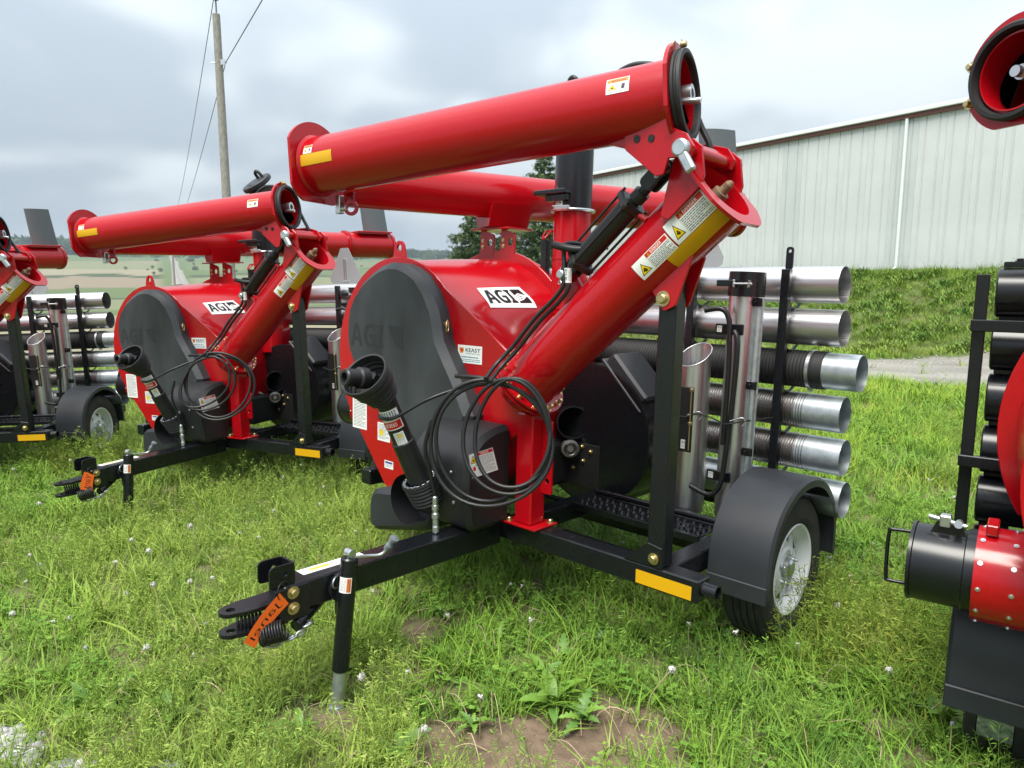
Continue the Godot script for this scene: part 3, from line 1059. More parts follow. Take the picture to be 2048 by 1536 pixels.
func make_vacuum() -> Node3D:
	var o := Node3D.new()
	var b: MB
	var p: Node3D
	# ---- frame
	p = Node3D.new(); p.name = "trailer_frame"; o.add_child(p)
	b = MB.new(); b.bx(-0.215, -0.095, 0.35, 0.46, 0.768, 1.90, 0.006); part(b, "tongue", M.black, p)
	b = MB.new(); b.bx(-0.24, 0.945, 0.378, 0.470, 0.672, 0.765, 0.006); part(b, "front_crossmember", M.black, p)
	for q in [[0.70, 0.79], [-0.13, -0.04], [-1.38, -1.29]]:
		b = MB.new(); b.bx(q[0], q[1], 0.372, 0.464, -0.56, 0.669, 0.006); part(b, "side_rail", M.black, p)
	b = MB.new(); b.bx(-1.5, 0.93, 0.375, 0.46, -0.66, -0.563, 0.006); part(b, "rear_crossmember", M.black, p)
	b = MB.new(); b.bx(-0.036, 0.697, 0.30, 0.345, 0.36, 0.43, 0.005); part(b, "lower_brace", M.black, p)
	b = MB.new(); b.bx(-1.36, 0.80, 0.295, 0.365, -0.035, 0.035, 0.006); part(b, "axle", M.black, p)
	b = MB.new(); b.pipe(Vector3(0.946, 0.43, 0.72), Vector3(1.005, 0.43, 0.72), 0.03, 0.024, 24); part(b, "jack_stub", M.black, p)
	b = MB.new(); b.quad(Vector3(0.667, 0.387, 0.7668), Vector3(0.918, 0.387, 0.7668), Vector3(0.918, 0.443, 0.7668), Vector3(0.667, 0.443, 0.7668)); part(b, "yellow_reflector", M.reflector, p)
	# perforated step
	b = MB.new()
	b.bx(-0.036, 0.697, 0.445, 0.478, 0.085, 0.10, 0.002)
	b.bx(-0.036, 0.697, 0.445, 0.478, 0.30, 0.315, 0.002)
	b.bx(-0.036, 0.697, 0.466, 0.471, 0.10, 0.30, 0.001)
	b.tube(Vector3(-0.036, 0.492, 0.085), Vector3(0.697, 0.492, 0.085), 0.016, 12)
	for i in 17:
		for k in 3:
			var c := Vector3(-0.01 + i * 0.042, 0.471, 0.135 + k * 0.056 + (0.012 if i % 2 == 1 else 0.0))
			b.lathe(c, Vector3.UP, [Vector2(0.017, 0.0), Vector2(0.0125, 0.011), Vector2(0.009, 0.011), Vector2(0.006, 0.0)], 12)
	part(b, "step_tread", M.black, p)
	# clevis and hitch gear
	for y in [0.395, 0.318]:
		b = MB.new()
		var poly := PackedVector2Array([Vector2(-0.058, 0.0), Vector2(0.058, 0.0), Vector2(0.052, 0.15)])
		poly.append_array(arc2(Vector2(0, 0.19), 0.04, 0, 180, 12))
		poly.append(Vector2(-0.052, 0.15))
		b.holed(poly, Vector2(0, 0.19), 0.016, Transform3D(Basis(Vector3(1, 0, 0), Vector3(0, 0, 1), Vector3(0, -1, 0)), Vector3(-0.155, y + 0.016, 1.885)), 0.014, 28)
		part(b, "clevis_plate", M.black, p)
	for q in [-0.2, -0.115]:
		b = MB.new()
		b.holed(round_poly([Vector2(-0.05, 0), Vector2(0.05, 0), Vector2(0.05, 0.085), Vector2(-0.05, 0.085)], 0.02), Vector2(0.012, 0.05), 0.009, frame(Vector3(q, 0.455, 1.90), Vector3.RIGHT), 0.008, 24)
		part(b, "manual_bracket", M.black, p)
	b = MB.new(); b.bx(-0.198, -0.112, 0.458, 0.54, 1.848, 1.857, 0.002); part(b, "manual_bracket", M.black, p)
	b = MB.new(); b.bx(-0.093, -0.087, 0.33, 0.455, 1.80, 1.94, 0.002); part(b, "hitch_side_plate", M.black, p)
	bolts("bolt", [[Vector3(-0.087, 0.435, 1.87), Vector3.RIGHT], [Vector3(-0.087, 0.375, 1.87), Vector3.RIGHT], [Vector3(0.747, 0.508, 0.769), Vector3.BACK]], p, M.brass, 0.016, 0.018)
	b = MB.new()
	b.quad(Vector3(-0.205, 0.4608, 1.79), Vector3(-0.205, 0.4608, 1.50), Vector3(-0.15, 0.4608, 1.50), Vector3(-0.15, 0.4608, 1.79))
	part(b, "paper_label", M.notice_b, p)
	# coiled breakaway cables and safety chain
	for q in [[Vector3(-0.17, 0.345, 2.0), 0.032, Vector3(0.5, 0.1, -0.85), 7], [Vector3(-0.075, 0.315, 1.965), 0.036, Vector3(0.6, 0.25, -0.75), 9]]:
		var pts := []
		var fr := frame(q[0], q[2])
		for i in range(q[3] * 14):
			var t := TAU * i / 14.0
			pts.append(fr * Vector3(cos(t) * q[1], sin(t) * q[1], -0.04 + 0.09 * i / (q[3] * 14.0)))
		b = MB.new(); b.sweep(pts, 0.0045, 6); part(b, "coiled_cable", M.hose, p)
	b = MB.new()
	chain(b, Vector3(-0.08, 0.29, 1.93), Vector3(-0.08, 0.315, 1.80), 0.045, 0.035)
	b.sweep(smooth_path([Vector3(-0.075, 0.275, 1.99), Vector3(-0.07, 0.262, 1.955), Vector3(-0.075, 0.27, 1.92), Vector3(-0.08, 0.285, 1.915), Vector3(-0.075, 0.275, 1.95)]), 0.006, 6)
	part(b, "safety_chain", M.zinc, p)
	b = MB.new()
	b.tube(Vector3(-0.15, 0.345, 1.72), Vector3(-0.09, 0.30, 1.86), 0.024, 14)
	part(b, "safety_hook_arm", M.black, p)
	# ---- tongue jack
	p = Node3D.new(); p.name = "tongue_jack"; o.add_child(p)
	var jt := Vector3(-0.045, 0.525, 1.655)
	var jd := Vector3(0, -1, 0.10).normalized()
	b = MB.new(); b.lathe(jt, jd, [Vector2(0, 0), Vector2(0.028, 0), Vector2(0.033, 0.006), Vector2(0.033, 0.44), Vector2(0.029, 0.444), Vector2(0.0, 0.444)], 28); part(b, "outer_tube", M.black, p)
	b = MB.new(); b.tube(jt + jd * 0.44, jt + jd * 0.60, 0.026, 28); part(b, "inner_tube", M.galv, p)
	b = MB.new(); b.lathe(jt + jd * 0.63, Vector3.UP, [Vector2(0, -0.012), Vector2(0.085, -0.012), Vector2(0.088, -0.004), Vector2(0.07, 0.0), Vector2(0.03, 0.012), Vector2(0.03, 0.05), Vector2(0, 0.05)], 28); part(b, "foot", M.galv, p)
	b = MB.new()
	b.tube(jt - jd * 0.0, jt - jd * 0.03, 0.012, 12)
	b.tube(jt - jd * 0.016 + Vector3(-0.018, 0, 0), jt - jd * 0.016 + Vector3(0.018, 0, 0), 0.017, 12)
	var hb := jt - jd * 0.01
	b.sweep(smooth_path([hb + Vector3(0.01, -0.012, -0.01), hb + Vector3(0.01, -0.02, -0.07), hb + Vector3(0.03, -0.022, -0.125), hb + Vector3(0.05, 0.012, -0.145)], 6), 0.0065, 8)
	part(b, "crank_arm", M.zinc, p)
	b = MB.new()
	b.lathe(hb + Vector3(0.045, 0.0, -0.14), Vector3(0.55, 0.8, -0.2), [Vector2(0, 0), Vector2(0.014, 0), Vector2(0.016, 0.02), Vector2(0.012, 0.03), Vector2(0.012, 0.045), Vector2(0.018, 0.05), Vector2(0.018, 0.062), Vector2(0, 0.066)], 16)
	part(b, "crank_grip", M.grip, p)
	b = MB.new(); b.tube(Vector3(-0.094, 0.40, 1.665), Vector3(-0.075, 0.40, 1.665), 0.058, 28, -1.0, 0.004); b.bx(-0.082, -0.06, 0.30, 0.46, 1.64, 1.70); part(b, "swivel_mount", M.black, p)
	b = MB.new()
	var ringp := []
	for i in 17:
		ringp.append(Vector3(-0.068, 0.43, 1.70) + Vector3(0.01 * sin(TAU * i / 16.0), 0.022 * cos(TAU * i / 16.0), 0.022 * sin(TAU * i / 16.0)))
	b.sweep(ringp, 0.003, 6); part(b, "ring_pin", M.zinc, p)
	b = MB.new(); b.wrap(jt, jd, Vector3(0.62, 0, 0.78), 0.0338, -0.75, 0.75, 0.13, 0.07, 10)
	var lb := part(b, "paper_label", M.jack_label, p)
	# ---- wheels and fenders
	for sd in [1, -1]:
		var xo := 1.02 if sd == 1 else -1.57
		var wn := Node3D.new(); wn.name = "wheel"; wn.position = Vector3(xo, 0.33, 0); o.add_child(wn, true)
		var ax := Vector3(sd, 0, 0)
		b = MB.new()
		var prof := [Vector2(0.195, -0.185), Vector2(0.23, -0.2), Vector2(0.29, -0.203), Vector2(0.322, -0.192), Vector2(0.334, -0.175)]
		for k in 5:
			var h := -0.165 + k * 0.032
			prof.append_array([Vector2(0.336, h), Vector2(0.3365, h + 0.022), Vector2(0.329, h + 0.024), Vector2(0.329, h + 0.030)])
		prof.append_array([Vector2(0.336, -0.028), Vector2(0.323, -0.010), Vector2(0.318, -0.008), Vector2(0.30, 0.0), Vector2(0.27, 0.003), Vector2(0.24, 0.001), Vector2(0.222, -0.006), Vector2(0.212, -0.014), Vector2(0.205, -0.02)])
		b.lathe(Vector3.ZERO, ax, prof, 56); part(b, "tyre", M.tyre, wn)
		b = MB.new()
		b.lathe(Vector3.ZERO, ax, [Vector2(0.2, -0.19), Vector2(0.208, -0.185), Vector2(0.19, -0.17), Vector2(0.185, -0.03), Vector2(0.207, -0.016), Vector2(0.210, -0.010), Vector2(0.206, -0.006), Vector2(0.196, -0.010), Vector2(0.186, -0.028), Vector2(0.172, -0.05), Vector2(0.165, -0.062)], 48)
		# disc with a ring of wedge-shaped holes
		var nh := 8
		for k in nh:
			for e in [[0.0, 0.5], [0.5, 1.0]]:
				var a0: float = TAU * (k + e[0]) / nh
				var a1: float = TAU * (k + e[1]) / nh
				var f := func(r: float, a: float, h: float) -> Vector3: return Vector3(sd * h, cos(a) * r, sin(a) * r)
				if e[0] == 0.0:
					b.face([f.call(0.165, a0, -0.062), f.call(0.165, a1, -0.062), f.call(0.095, a1, -0.05), f.call(0.095, a0, -0.05)], ax)
				else:
					b.face([f.call(0.165, a0, -0.062), f.call(0.165, a1, -0.062), f.call(0.150, a1, -0.061), f.call(0.150, a0, -0.061)], ax)
					var am := (a0 + a1) * 0.5
					b.face([f.call(0.150, a0, -0.061), f.call(0.112, am, -0.052), f.call(0.095, a0, -0.05)], ax)
					b.face([f.call(0.150, a1, -0.061), f.call(0.112, am, -0.052), f.call(0.095, a1, -0.05)], ax)
					b.face([f.call(0.112, am, -0.052), f.call(0.095, a0, -0.05), f.call(0.095, a1, -0.05)], ax)
		b.lathe(Vector3.ZERO, ax, [Vector2(0.095, -0.05), Vector2(0.088, -0.04), Vector2(0.06, -0.038), Vector2(0.045, -0.045)], 36)
		part(b, "rim", M.rim, wn)
		b = MB.new(); b.lathe(Vector3.ZERO, ax, [Vector2(0.0, -0.12), Vector2(0.16, -0.12), Vector2(0.16, -0.085), Vector2(0.15, -0.078), Vector2(0, -0.078)], 36)
		part(b, "brake_drum", M.dark, wn)
		b = MB.new(); b.lathe(Vector3.ZERO, ax, [Vector2(0.045, -0.09), Vector2(0.042, -0.02), Vector2(0.03, -0.012), Vector2(0.0, -0.01)], 28)
		for k in 5:
			bolt(b, Vector3(-0.038 * sd, cos(TAU * k / 5.0) * 0.07, sin(TAU * k / 5.0) * 0.07), ax, 0.009, 0.02)
		part(b, "hub", M.zinc, wn)
		# fender: bent sheet with a rolled outer lip
		b = MB.new()
		var x0: float = 0.805 if sd == 1 else -1.355
		var x1: float = 1.075 if sd == 1 else -1.625
		var path := [Vector2(0.425, 0.325), Vector2(0.43, 0.372)]
		for i in 25:
			var t := PI * i / 24.0
			path.append(Vector2(0.035 + cos(t) * 0.385, 0.40 + pow(sin(t), 0.85) * 0.37))
		path.append(Vector2(-0.35, 0.33))
		var ra := []
		var rb := []
		var rc := []
		var rd := []
		for q in path:
			var dn: Vector2 = (q - Vector2(0.035, 0.36)).normalized()
			ra.append(Vector3(x0, q.y, q.x))
			rb.append(Vector3(x1 - 0.012 * sd, q.y, q.x))
			rc.append(Vector3(x1, q.y - dn.y * 0.012, q.x - dn.x * 0.012))
			rd.append(Vector3(x1, q.y - dn.y * 0.042, q.x - dn.x * 0.042))
		var ri := []
		for q in path:
			var dn: Vector2 = (q - Vector2(0.035, 0.36)).normalized()
			ri.append(Vector3(x0, q.y - dn.y * 0.03, q.x - dn.x * 0.03))
		for pair in [[ri, ra], [ra, rb], [rb, rc], [rc, rd]]:
			b.loft([pair[0], pair[1]] if sd == 1 else [pair[1], pair[0]], false)
		var fe := part(b, "fender", M.fender, o)
		b = MB.new()
		b.box(Vector3((x0 + x1) * 0.5, 0.345, 0.432), Vector3(absf(x1 - x0) - 0.002, 0.075, 0.012), Basis.from_euler(Vector3(0.0, 0, 0)), 0.004)
		part(b, "folded_edge", M.fender, fe)
		b = MB.new()
		b.bx(minf(x0, x0 - 0.03 * sd), maxf(x0, x0 - 0.03 * sd), 0.40, 0.44, -0.2, 0.25)
		part(b, "fender_bracket", M.black, fe)
	# ---- red support post under the trough
	p = Node3D.new(); p.name = "trough_post"; o.add_child(p)
	b = MB.new(); b.bx(-0.005, 0.095, 0.482, 1.0, 0.675, 0.775, 0.006); part(b, "post", M.red, p)
	b = MB.new(); b.bx(-0.06, 0.145, 0.471, 0.482, 0.635, 0.80, 0.003); part(b, "foot_plate", M.red, p)
	b = MB.new()
	b.holed(round_poly([Vector2(0, 0), Vector2(0.065, 0), Vector2(0.065, 0.21), Vector2(0, 0.21)], 0.012), Vector2(0.036, 0.06), 0.013, Transform3D(Basis.IDENTITY, Vector3(0.0955, 0.63, 0.70)), 0.008, 24)
	b.bx(0.0955, 0.155, 0.84, 0.97, 0.70, 0.708)
	part(b, "slotted_lug", M.red, p)
	bolts("bolt", [[Vector3(-0.035, 0.482, 0.775), Vector3.UP], [Vector3(0.12, 0.482, 0.66), Vector3.UP]], p, M.brass, 0.013, 0.016)
	# ---- upright post carrying the discharge tube
	p = Node3D.new(); p.name = "tube_rest"; o.add_child(p)
	b = MB.new(); b.bx(0.706, 0.784, 0.474, 1.60, 0.685, 0.758, 0.005); part(b, "post", M.black, p)
	b = MB.new(); b.prism(PackedVector2Array([Vector2(-0.13, 0.0), Vector2(0.05, 0.0), Vector2(0.045, 0.085), Vector2(-0.02, 0.095), Vector2(-0.09, 0.03)]), Transform3D(Basis.IDENTITY, Vector3(0.735, 0.471, 0.7585)), 0.008, 0.002); part(b, "gusset", M.black, p)
	# ---- tank
	p = Node3D.new(); p.name = "tank"; o.add_child(p)
	var C := Vector2(-0.93, 1.17)
	var R := 0.545
	var outline := func(r: float, grow: float, trough: float) -> PackedVector2Array:
		var q := PackedVector2Array()
		q.append_array(arc2(C, r + grow, 45, 221, 40))
		var dn := Vector2(0.656, -0.755)
		var e: Vector2 = q[q.size() - 1]
		q.append(e + dn * 0.28); q.append(e + dn * 0.48)
		var lo := Vector2(-0.557, 0.44) + Vector2(0.656, -0.755) * grow
		q.append(Vector2(-0.93, 0.425 - grow)); q.append(Vector2(-0.80, 0.39 - grow)); q.append(Vector2(-0.66, 0.395 - grow))
		q.append(lo)
		var ax := Vector2(0.755, 0.656)
		var end_lo := lo + ax * 0.90 * trough
		var hi := Vector2(-0.074, 1.256) + Vector2(-0.656, 0.755) * (grow + 0.0)
		var end_hi: Vector2 = hi.lerp(q[0], 1.0 - trough)
		q.append(lo.lerp(end_lo, 0.33)); q.append(lo.lerp(end_lo, 0.66))
		q.append(end_lo)
		q.append(end_lo.lerp(end_hi, 0.5)); q.append(end_hi)
		q.append(end_hi.lerp(q[0], 0.33)); q.append(end_hi.lerp(q[0], 0.66))
		return q
	var around := func(q: PackedVector2Array, z: float) -> Array:
		var ring := []
		var g := Vector2(-0.70, 0.98)
		for i in 120:
			var d := Vector2.from_angle(TAU * i / 120.0)
			var best := 0.0
			for k in q.size():
				var hit = Geometry2D.segment_intersects_segment(g, g + d * 5.0, q[k], q[(k + 1) % q.size()])
				if hit != null:
					best = maxf(best, (hit - g).length())
			ring.append(Vector3(g.x + d.x * best, g.y + d.y * best, z))
		# round off corners a little
		for s in 2:
			var r2 := ring.duplicate()
			for i in 120:
				r2[i] = ring[(i + 119) % 120] * 0.25 + ring[i] * 0.5 + ring[(i + 1) % 120] * 0.25
			ring = r2
		return ring
	var fr_ring: Array = around.call(outline.call(R - 0.012, 0.0, 1.0), 0.74)
	var bk_ring: Array = around.call(outline.call(R + 0.035, 0.0, 0.25), -0.01)
	var rings := []
	for k in 13:
		var f := k / 12.0
		var s := pow(f, 0.62)
		var ring := []
		for i in 120:
			var q: Vector3 = bk_ring[i].lerp(fr_ring[i], f * 0.4 + 0.6 * pow(f, 1.9))
			q.z = lerpf(-0.01, 0.74, f)
			ring.append(q)
		rings.append(ring)
	b = MB.new(); b.loft(rings); part(b, "tank_shell", M.red, p)
	b = MB.new(); b.prism(outline.call(R, 0.008, 1.0), Transform3D(Basis.IDENTITY, Vector3(0, 0, 0.738)), 0.013, 0.002); part(b, "front_plate", M.red, p)
	b = MB.new(); b.prism(arc2(C, 0.635, -30, 210, 60), Transform3D(Basis.IDENTITY, Vector3(0, 0, -0.03)), 0.02, 0.002); part(b, "rear_ring", M.red, p)
	b = MB.new()
	b.lathe(Vector3(C.x, C.y, -0.03), Vector3.FORWARD, [Vector2(0.60, 0), Vector2(0.60, 0.12), Vector2(0.56, 0.28), Vector2(0.44, 0.42), Vector2(0.0, 0.48)], 56)
	part(b, "rear_shell", M.red, p)
	b = MB.new()
	var lug := PackedVector2Array([Vector2(-0.055, 0), Vector2(0.055, 0)])
	lug.append_array(arc2(Vector2(0, 0.055), 0.042, 10, 170, 12))
	b.holed(lug, Vector2(0, 0.058), 0.021, Transform3D(Basis.IDENTITY, Vector3(-0.955, 1.715, 0.705)), 0.014, 28)
	part(b, "lifting_lug", M.red, p)
	# stickers on the tank
	b = MB.new()
	var dec := func(px: float, py: float) -> Vector3:
		# corner order over the decal: px along -z, py up
		return Vector3.ZERO
	var gridn := 10
	var gs := b.v.size()
	for i in range(gridn + 1):
		for k in range(gridn + 1):
			var u := float(k) / gridn
			var vv := float(i) / gridn
			var zc := lerpf(lerpf(0.53, 0.215, u), lerpf(0.55, 0.19, u), vv)
			var an := lerpf(45.5, 30.0, vv)
			var dir := Vector2.from_angle(deg_to_rad(an))
			var f := (zc + 0.01) / 0.75
			var fi := f * 12.0
			var i0 := clampi(int(fi), 0, 11)
			# surface point: search the ring by angle about C
			var P := ring_at(rings, i0, fi - i0, C, dir)
			b.add(P + Vector3(dir.x, dir.y, 0) * 0.003, Vector3(dir.x, dir.y, 0), Vector2(u, vv))
	for i in gridn:
		for k in gridn:
			var q := gs + i * (gridn + 1) + k
			b.three(q, q + gridn + 1, q + gridn + 2); b.three(q, q + gridn + 2, q + 1)
	part(b, "maker_decal", M.agi, p)
	for q in [["dealer_decal", M.dealer, -0.435, -0.263, 1.196, 1.284, 0.0], ["paper_label", M.notice, -1.345, -1.205, 0.735, 0.945, -0.35], ["paper_label", M.notice_b, -1.10, -0.985, 0.695, 0.80, -0.3], ["paper_label", M.small_label, -1.035, -0.955, 0.545, 0.59, -0.15]]:
		b = MB.new()
		b.quad(Vector3(q[2], q[4], 0.7525), Vector3(q[3], q[4], 0.7525), Vector3(q[3], q[5], 0.7525), Vector3(q[2], q[5], 0.7525))
		part(b, q[0], q[1], p)
	b = MB.new()
	chain(b, Vector3(-0.86, 0.90, 0.775), Vector3(-0.87, 0.63, 0.77), 0.034)
	part(b, "guard_chain", M.brass, p)
	# side inlet with black cap
	b = MB.new(); b.lathe(Vector3(-1.25, 0.79, 0.48), Vector3.LEFT, [Vector2(0.150, 0), Vector2(0.150, 0.16), Vector2(0.143, 0.163), Vector2(0.143, 0.32), Vector2(0.12, 0.32)], 48)
	b.box(Vector3(-1.535, 0.945, 0.50), Vector3(0.03, 0.03, 0.09))
	var inl := part(b, "side_inlet", M.red, p)
	var bl := []
	for k in 12:
		var a := TAU * k / 12.0
		for x in [-1.555, -1.475]:
			bl.append([Vector3(x, 0.79 + cos(a) * 0.143, 0.48 + sin(a) * 0.143), Vector3(0, cos(a), sin(a))])
	bolts("rivet", bl, inl, M.zinc, 0.0045, 0.005)
	b = MB.new(); b.lathe(Vector3(-1.565, 0.79, 0.48), Vector3.LEFT, [Vector2(0.125, 0), Vector2(0.125, 0.03), Vector2(0.12, 0.033), Vector2(0.12, 0.165), Vector2(0.124, 0.168), Vector2(0.124, 0.177), Vector2(0.11, 0.179), Vector2(0, 0.179)], 48)
	var cap := part(b, "inlet_cap", M.black, p)
	b = MB.new()
	b.sweep(smooth_path([Vector3(-1.725, 0.885, 0.50), Vector3(-1.79, 0.885, 0.51), Vector3(-1.805, 0.87, 0.51), Vector3(-1.805, 0.73, 0.51), Vector3(-1.79, 0.715, 0.51), Vector3(-1.725, 0.715, 0.50)], 5), 0.006, 8)
	part(b, "cap_handle", M.black, cap)
	b = MB.new()
	b.prism(PackedVector2Array([Vector2(-0.05, 0), Vector2(0.05, 0), Vector2(0.03, 0.05), Vector2(-0.03, 0.05)]), Transform3D(Basis.IDENTITY, Vector3(-1.645, 0.895, 0.51)), 0.01)
	part(b, "clamp_bracket", M.black, cap)
	b = MB.new()
	b.tube(Vector3(-1.70, 0.95, 0.515), Vector3(-1.60, 0.935, 0.515), 0.008, 10)
	b.box(Vector3(-1.655, 0.945, 0.515), Vector3(0.03, 0.035, 0.035))
	b.tube(Vector3(-1.62, 0.935, 0.49), Vector3(-1.62, 0.945, 0.54), 0.012, 10)
	part(b, "clamp_bolt", M.zinc, cap)
	# ---- cradle for the folded tube
	p = Node3D.new(); p.name = "tube_cradle"; o.add_child(p)
	for q in [[-1.075, -0.955], [-0.90, -0.78]]:
		b = MB.new()
		b.holed(round_poly([Vector2(q[0], 1.77), Vector2(q[1], 1.77), Vector2(q[1] + 0.005, 1.90), Vector2(q[0] + 0.01, 1.935)], 0.02), Vector2(lerpf(q[0], q[1], 0.72), 1.853), 0.023, Transform3D(Basis.IDENTITY, Vector3(0, 0, -0.02)), 0.012, 28)
		part(b, "cradle_plate", M.red, p)
		bolts("bolt", [[Vector3(lerpf(q[0], q[1], 0.25), 1.865, -0.008), Vector3.BACK], [Vector3(lerpf(q[0], q[1], 0.25), 1.83, -0.008), Vector3.BACK]], p, M.brass, 0.008, 0.008)
	b = MB.new(); b.bx(-1.09, -0.77, 1.925, 1.937, -0.16, 0.06); part(b, "swivel_plate", M.red, p)
	# ---- belt shield on the front plate
	p = Node3D.new(); p.name = "belt_shield"; o.add_child(p)
	var sh := PackedVector2Array([Vector2(-0.268, 0.905), Vector2(-0.245, 0.953), Vector2(-0.29, 1.03), Vector2(-0.337, 1.115), Vector2(-0.405, 1.21), Vector2(-0.469, 1.304), Vector2(-0.487, 1.38), Vector2(-0.509, 1.452), Vector2(-0.57, 1.55), Vector2(-0.647, 1.626), Vector2(-0.72, 1.663), Vector2(-0.80, 1.686), Vector2(-0.885, 1.690), Vector2(-0.965, 1.672), Vector2(-1.047, 1.636), Vector2(-1.14, 1.583), Vector2(-1.212, 1.513), Vector2(-1.255, 1.445), Vector2(-1.272, 1.371), Vector2(-1.277, 1.28), Vector2(-1.263, 1.202), Vector2(-1.20, 1.10), Vector2(-1.118, 1.016), Vector2(-0.86, 0.862), Vector2(-0.62, 0.715), Vector2(-0.44, 0.815)])
	b = MB.new(); b.prism(sh, Transform3D(Basis.IDENTITY, Vector3(0, 0, 0.752)), 0.10, 0.035); part(b, "shield_face", M.shield, p)
	b = MB.new()
	for e in [[Vector2(-0.62, 0.715), Vector2(-0.44, 0.815)], [Vector2(-0.44, 0.815), Vector2(-0.255, 0.905)]]:
		var c2: Vector2 = (e[0] + e[1]) * 0.5
		var d2: Vector2 = e[1] - e[0]
		b.box(Vector3(c2.x, c2.y, 0.815), Vector3(d2.length() + 0.02, 0.016, 0.115), Basis.from_euler(Vector3(0, 0, d2.angle())), 0.004)
	part(b, "shield_lip", M.shield, p)
	var tm := text_tris("AGI", true)
	b = MB.new()
	for i in range(0, tm.size(), 3):
		var tri := []
		for k in 3:
			var q := tm[i + k]
			tri.append(Vector3(-1.215 + q.x * 0.30, 1.36 - q.y * 0.125 , 0.8532))
		b.face(tri, Vector3.BACK)
	part(b, "moulded_lettering", M.shield_letter, p)
	b = MB.new()
	b.face([Vector3(-0.865, 1.36, 0.8532), Vector3(-0.74, 1.36, 0.8532), Vector3(-0.755, 1.31, 0.8532), Vector3(-0.865, 1.33, 0.8532)], Vector3.BACK)
	b.face([Vector3(-0.865, 1.33, 0.8532), Vector3(-0.755, 1.31, 0.8532), Vector3(-0.745, 1.235, 0.8532), Vector3(-0.80, 1.25, 0.8532)], Vector3.BACK)
	part(b, "moulded_emblem", M.shield_letter, p)
	b = MB.new()
	b.lathe(Vector3(-0.488, 1.385, 0.79), Vector3(0.9, 0, 0.4), [Vector2(0.012, 0), Vector2(0.012, 0.02), Vector2(0, 0.02)], 12)
	var pin := []
	for i in 15:
		pin.append(Vector3(-0.462, 1.372, 0.80) + Vector3(0.012 * sin(TAU * i / 14.0), 0.03 * cos(TAU * i / 14.0), 0.018 * sin(TAU * i / 14.0)))
	b.sweep(pin, 0.004, 6)
	part(b, "latch_pin", M.brass, p)
	# ---- black gearbox housing over the tongue
	p = Node3D.new(); p.name = "gearbox_housing"; o.add_child(p)
	b = MB.new()
	var hx := [-0.42, -0.045]
	# side profile in z,y swept across x, with a rounded top front
	var pr := round_poly([Vector2(-0.757, 0.465), Vector2(-1.02, 0.465), Vector2(-1.055, 0.66), Vector2(-1.05, 0.80), Vector2(-0.95, 0.90), Vector2(-0.86, 0.93), Vector2(-0.757, 0.94)], 0.05, 5)
	b.prism(pr, Transform3D(Basis(Vector3(0, 0, -1), Vector3(0, 1, 0), Vector3(1, 0, 0)), Vector3(hx[0], 0, 0)), hx[1] - hx[0], 0.024)
	part(b, "housing_body", M.housing, p)
	b = MB.new()
	b.prism(round_poly([Vector2(-0.82, 0.29), Vector2(-0.30, 0.415), Vector2(-0.30, 0.595), Vector2(-0.55, 0.56), Vector2(-0.82, 0.52)], 0.09, 8), Transform3D(Basis.IDENTITY, Vector3(0, 0, 0.86)), 0.16, 0.025)
	part(b, "drive_guard_foot", M.fender, p)
	b = MB.new()
	var half := []
	for k in 2:
		var rr := []
		for i in 15:
			var t := PI * (0.06 + 0.88 * i / 14.0) + PI * 0.5
			rr.append(Vector3(-0.32 + cos(t) * 0.135, 0.585 + sin(t) * 0.125, 1.0 + k * 0.15))
		half.append(rr)
	b.loft(half, false); part(b, "shaft_guard", M.housing, p)
	b = MB.new()
	var ln := (Vector3(0, 0.14, 0.09)).normalized()
	var L0 := Vector3(-0.20, 0.735, 1.004)
	b.quad(Vector3(-0.0435, 0.722, 1.015), Vector3(-0.0435, 0.735, 0.85), Vector3(-0.0435, 0.845, 0.89), Vector3(-0.0435, 0.832, 1.04))
	part(b, "warning_decal", M.belt_warning, p)
	bolts("screw", [[Vector3(-0.14, 0.74, 1.054), Vector3.BACK], [Vector3(-0.13, 0.60, 1.045), Vector3.BACK]], p, M.zinc, 0.006, 0.006)
	# ---- drive shaft, folded up against the shield
	p = Node3D.new(); p.name = "drive_shaft"; o.add_child(p)
	var s0 := Vector3(-0.275, 0.62, 1.09)
	var s1 := Vector3(-0.315, 1.085, 1.295)
	var sdir := (s1 - s0).normalized()
	b = MB.new(); b.lathe(s0, sdir, [Vector2(0.0, 0.06), Vector2(0.052, 0.06), Vector2(0.052, 0.28), Vector2(0.046, 0.285), Vector2(0.046, (s1 - s0).length() + 0.03)], 28); part(b, "shaft_tube", M.hose, p)
	for q in [[s0 - sdir * 0.04, sdir, 0.068, 0.08, 0.11], [s1 + sdir * 0.0, Vector3(0.12, 0.62, 0.70).normalized(), 0.066, 0.105, 0.15]]:
		b = MB.new()
		var bel := [Vector2(0.04, -0.02)]
		for k in 6:
			var f := k / 6.0
			var r0 := lerpf(q[2], q[3], f)
			bel.append(Vector2(r0, f * q[4])); bel.append(Vector2(r0 + 0.006, f * q[4] + q[4] * 0.05)); bel.append(Vector2(r0 + 0.001, f * q[4] + q[4] * 0.12))
		bel.append(Vector2(q[3] + 0.006, q[4])); bel.append(Vector2(q[3] + 0.003, q[4] + 0.012)); bel.append(Vector2(q[3] - 0.006, q[4] + 0.01)); bel.append(Vector2(q[3] - 0.012, q[4] * 0.5)); bel.append(Vector2(0.03, 0.02))
		b.lathe(q[0], q[1], bel, 36); part(b, "ribbed_boot", M.rubber, p)
	var yd := Vector3(0.12, 0.62, 0.70).normalized()
	var y0 := s1 + sdir * 0.02
	b = MB.new()
	b.lathe(y0, yd, [Vector2(0.03, 0.0), Vector2(0.034, 0.08)], 16)
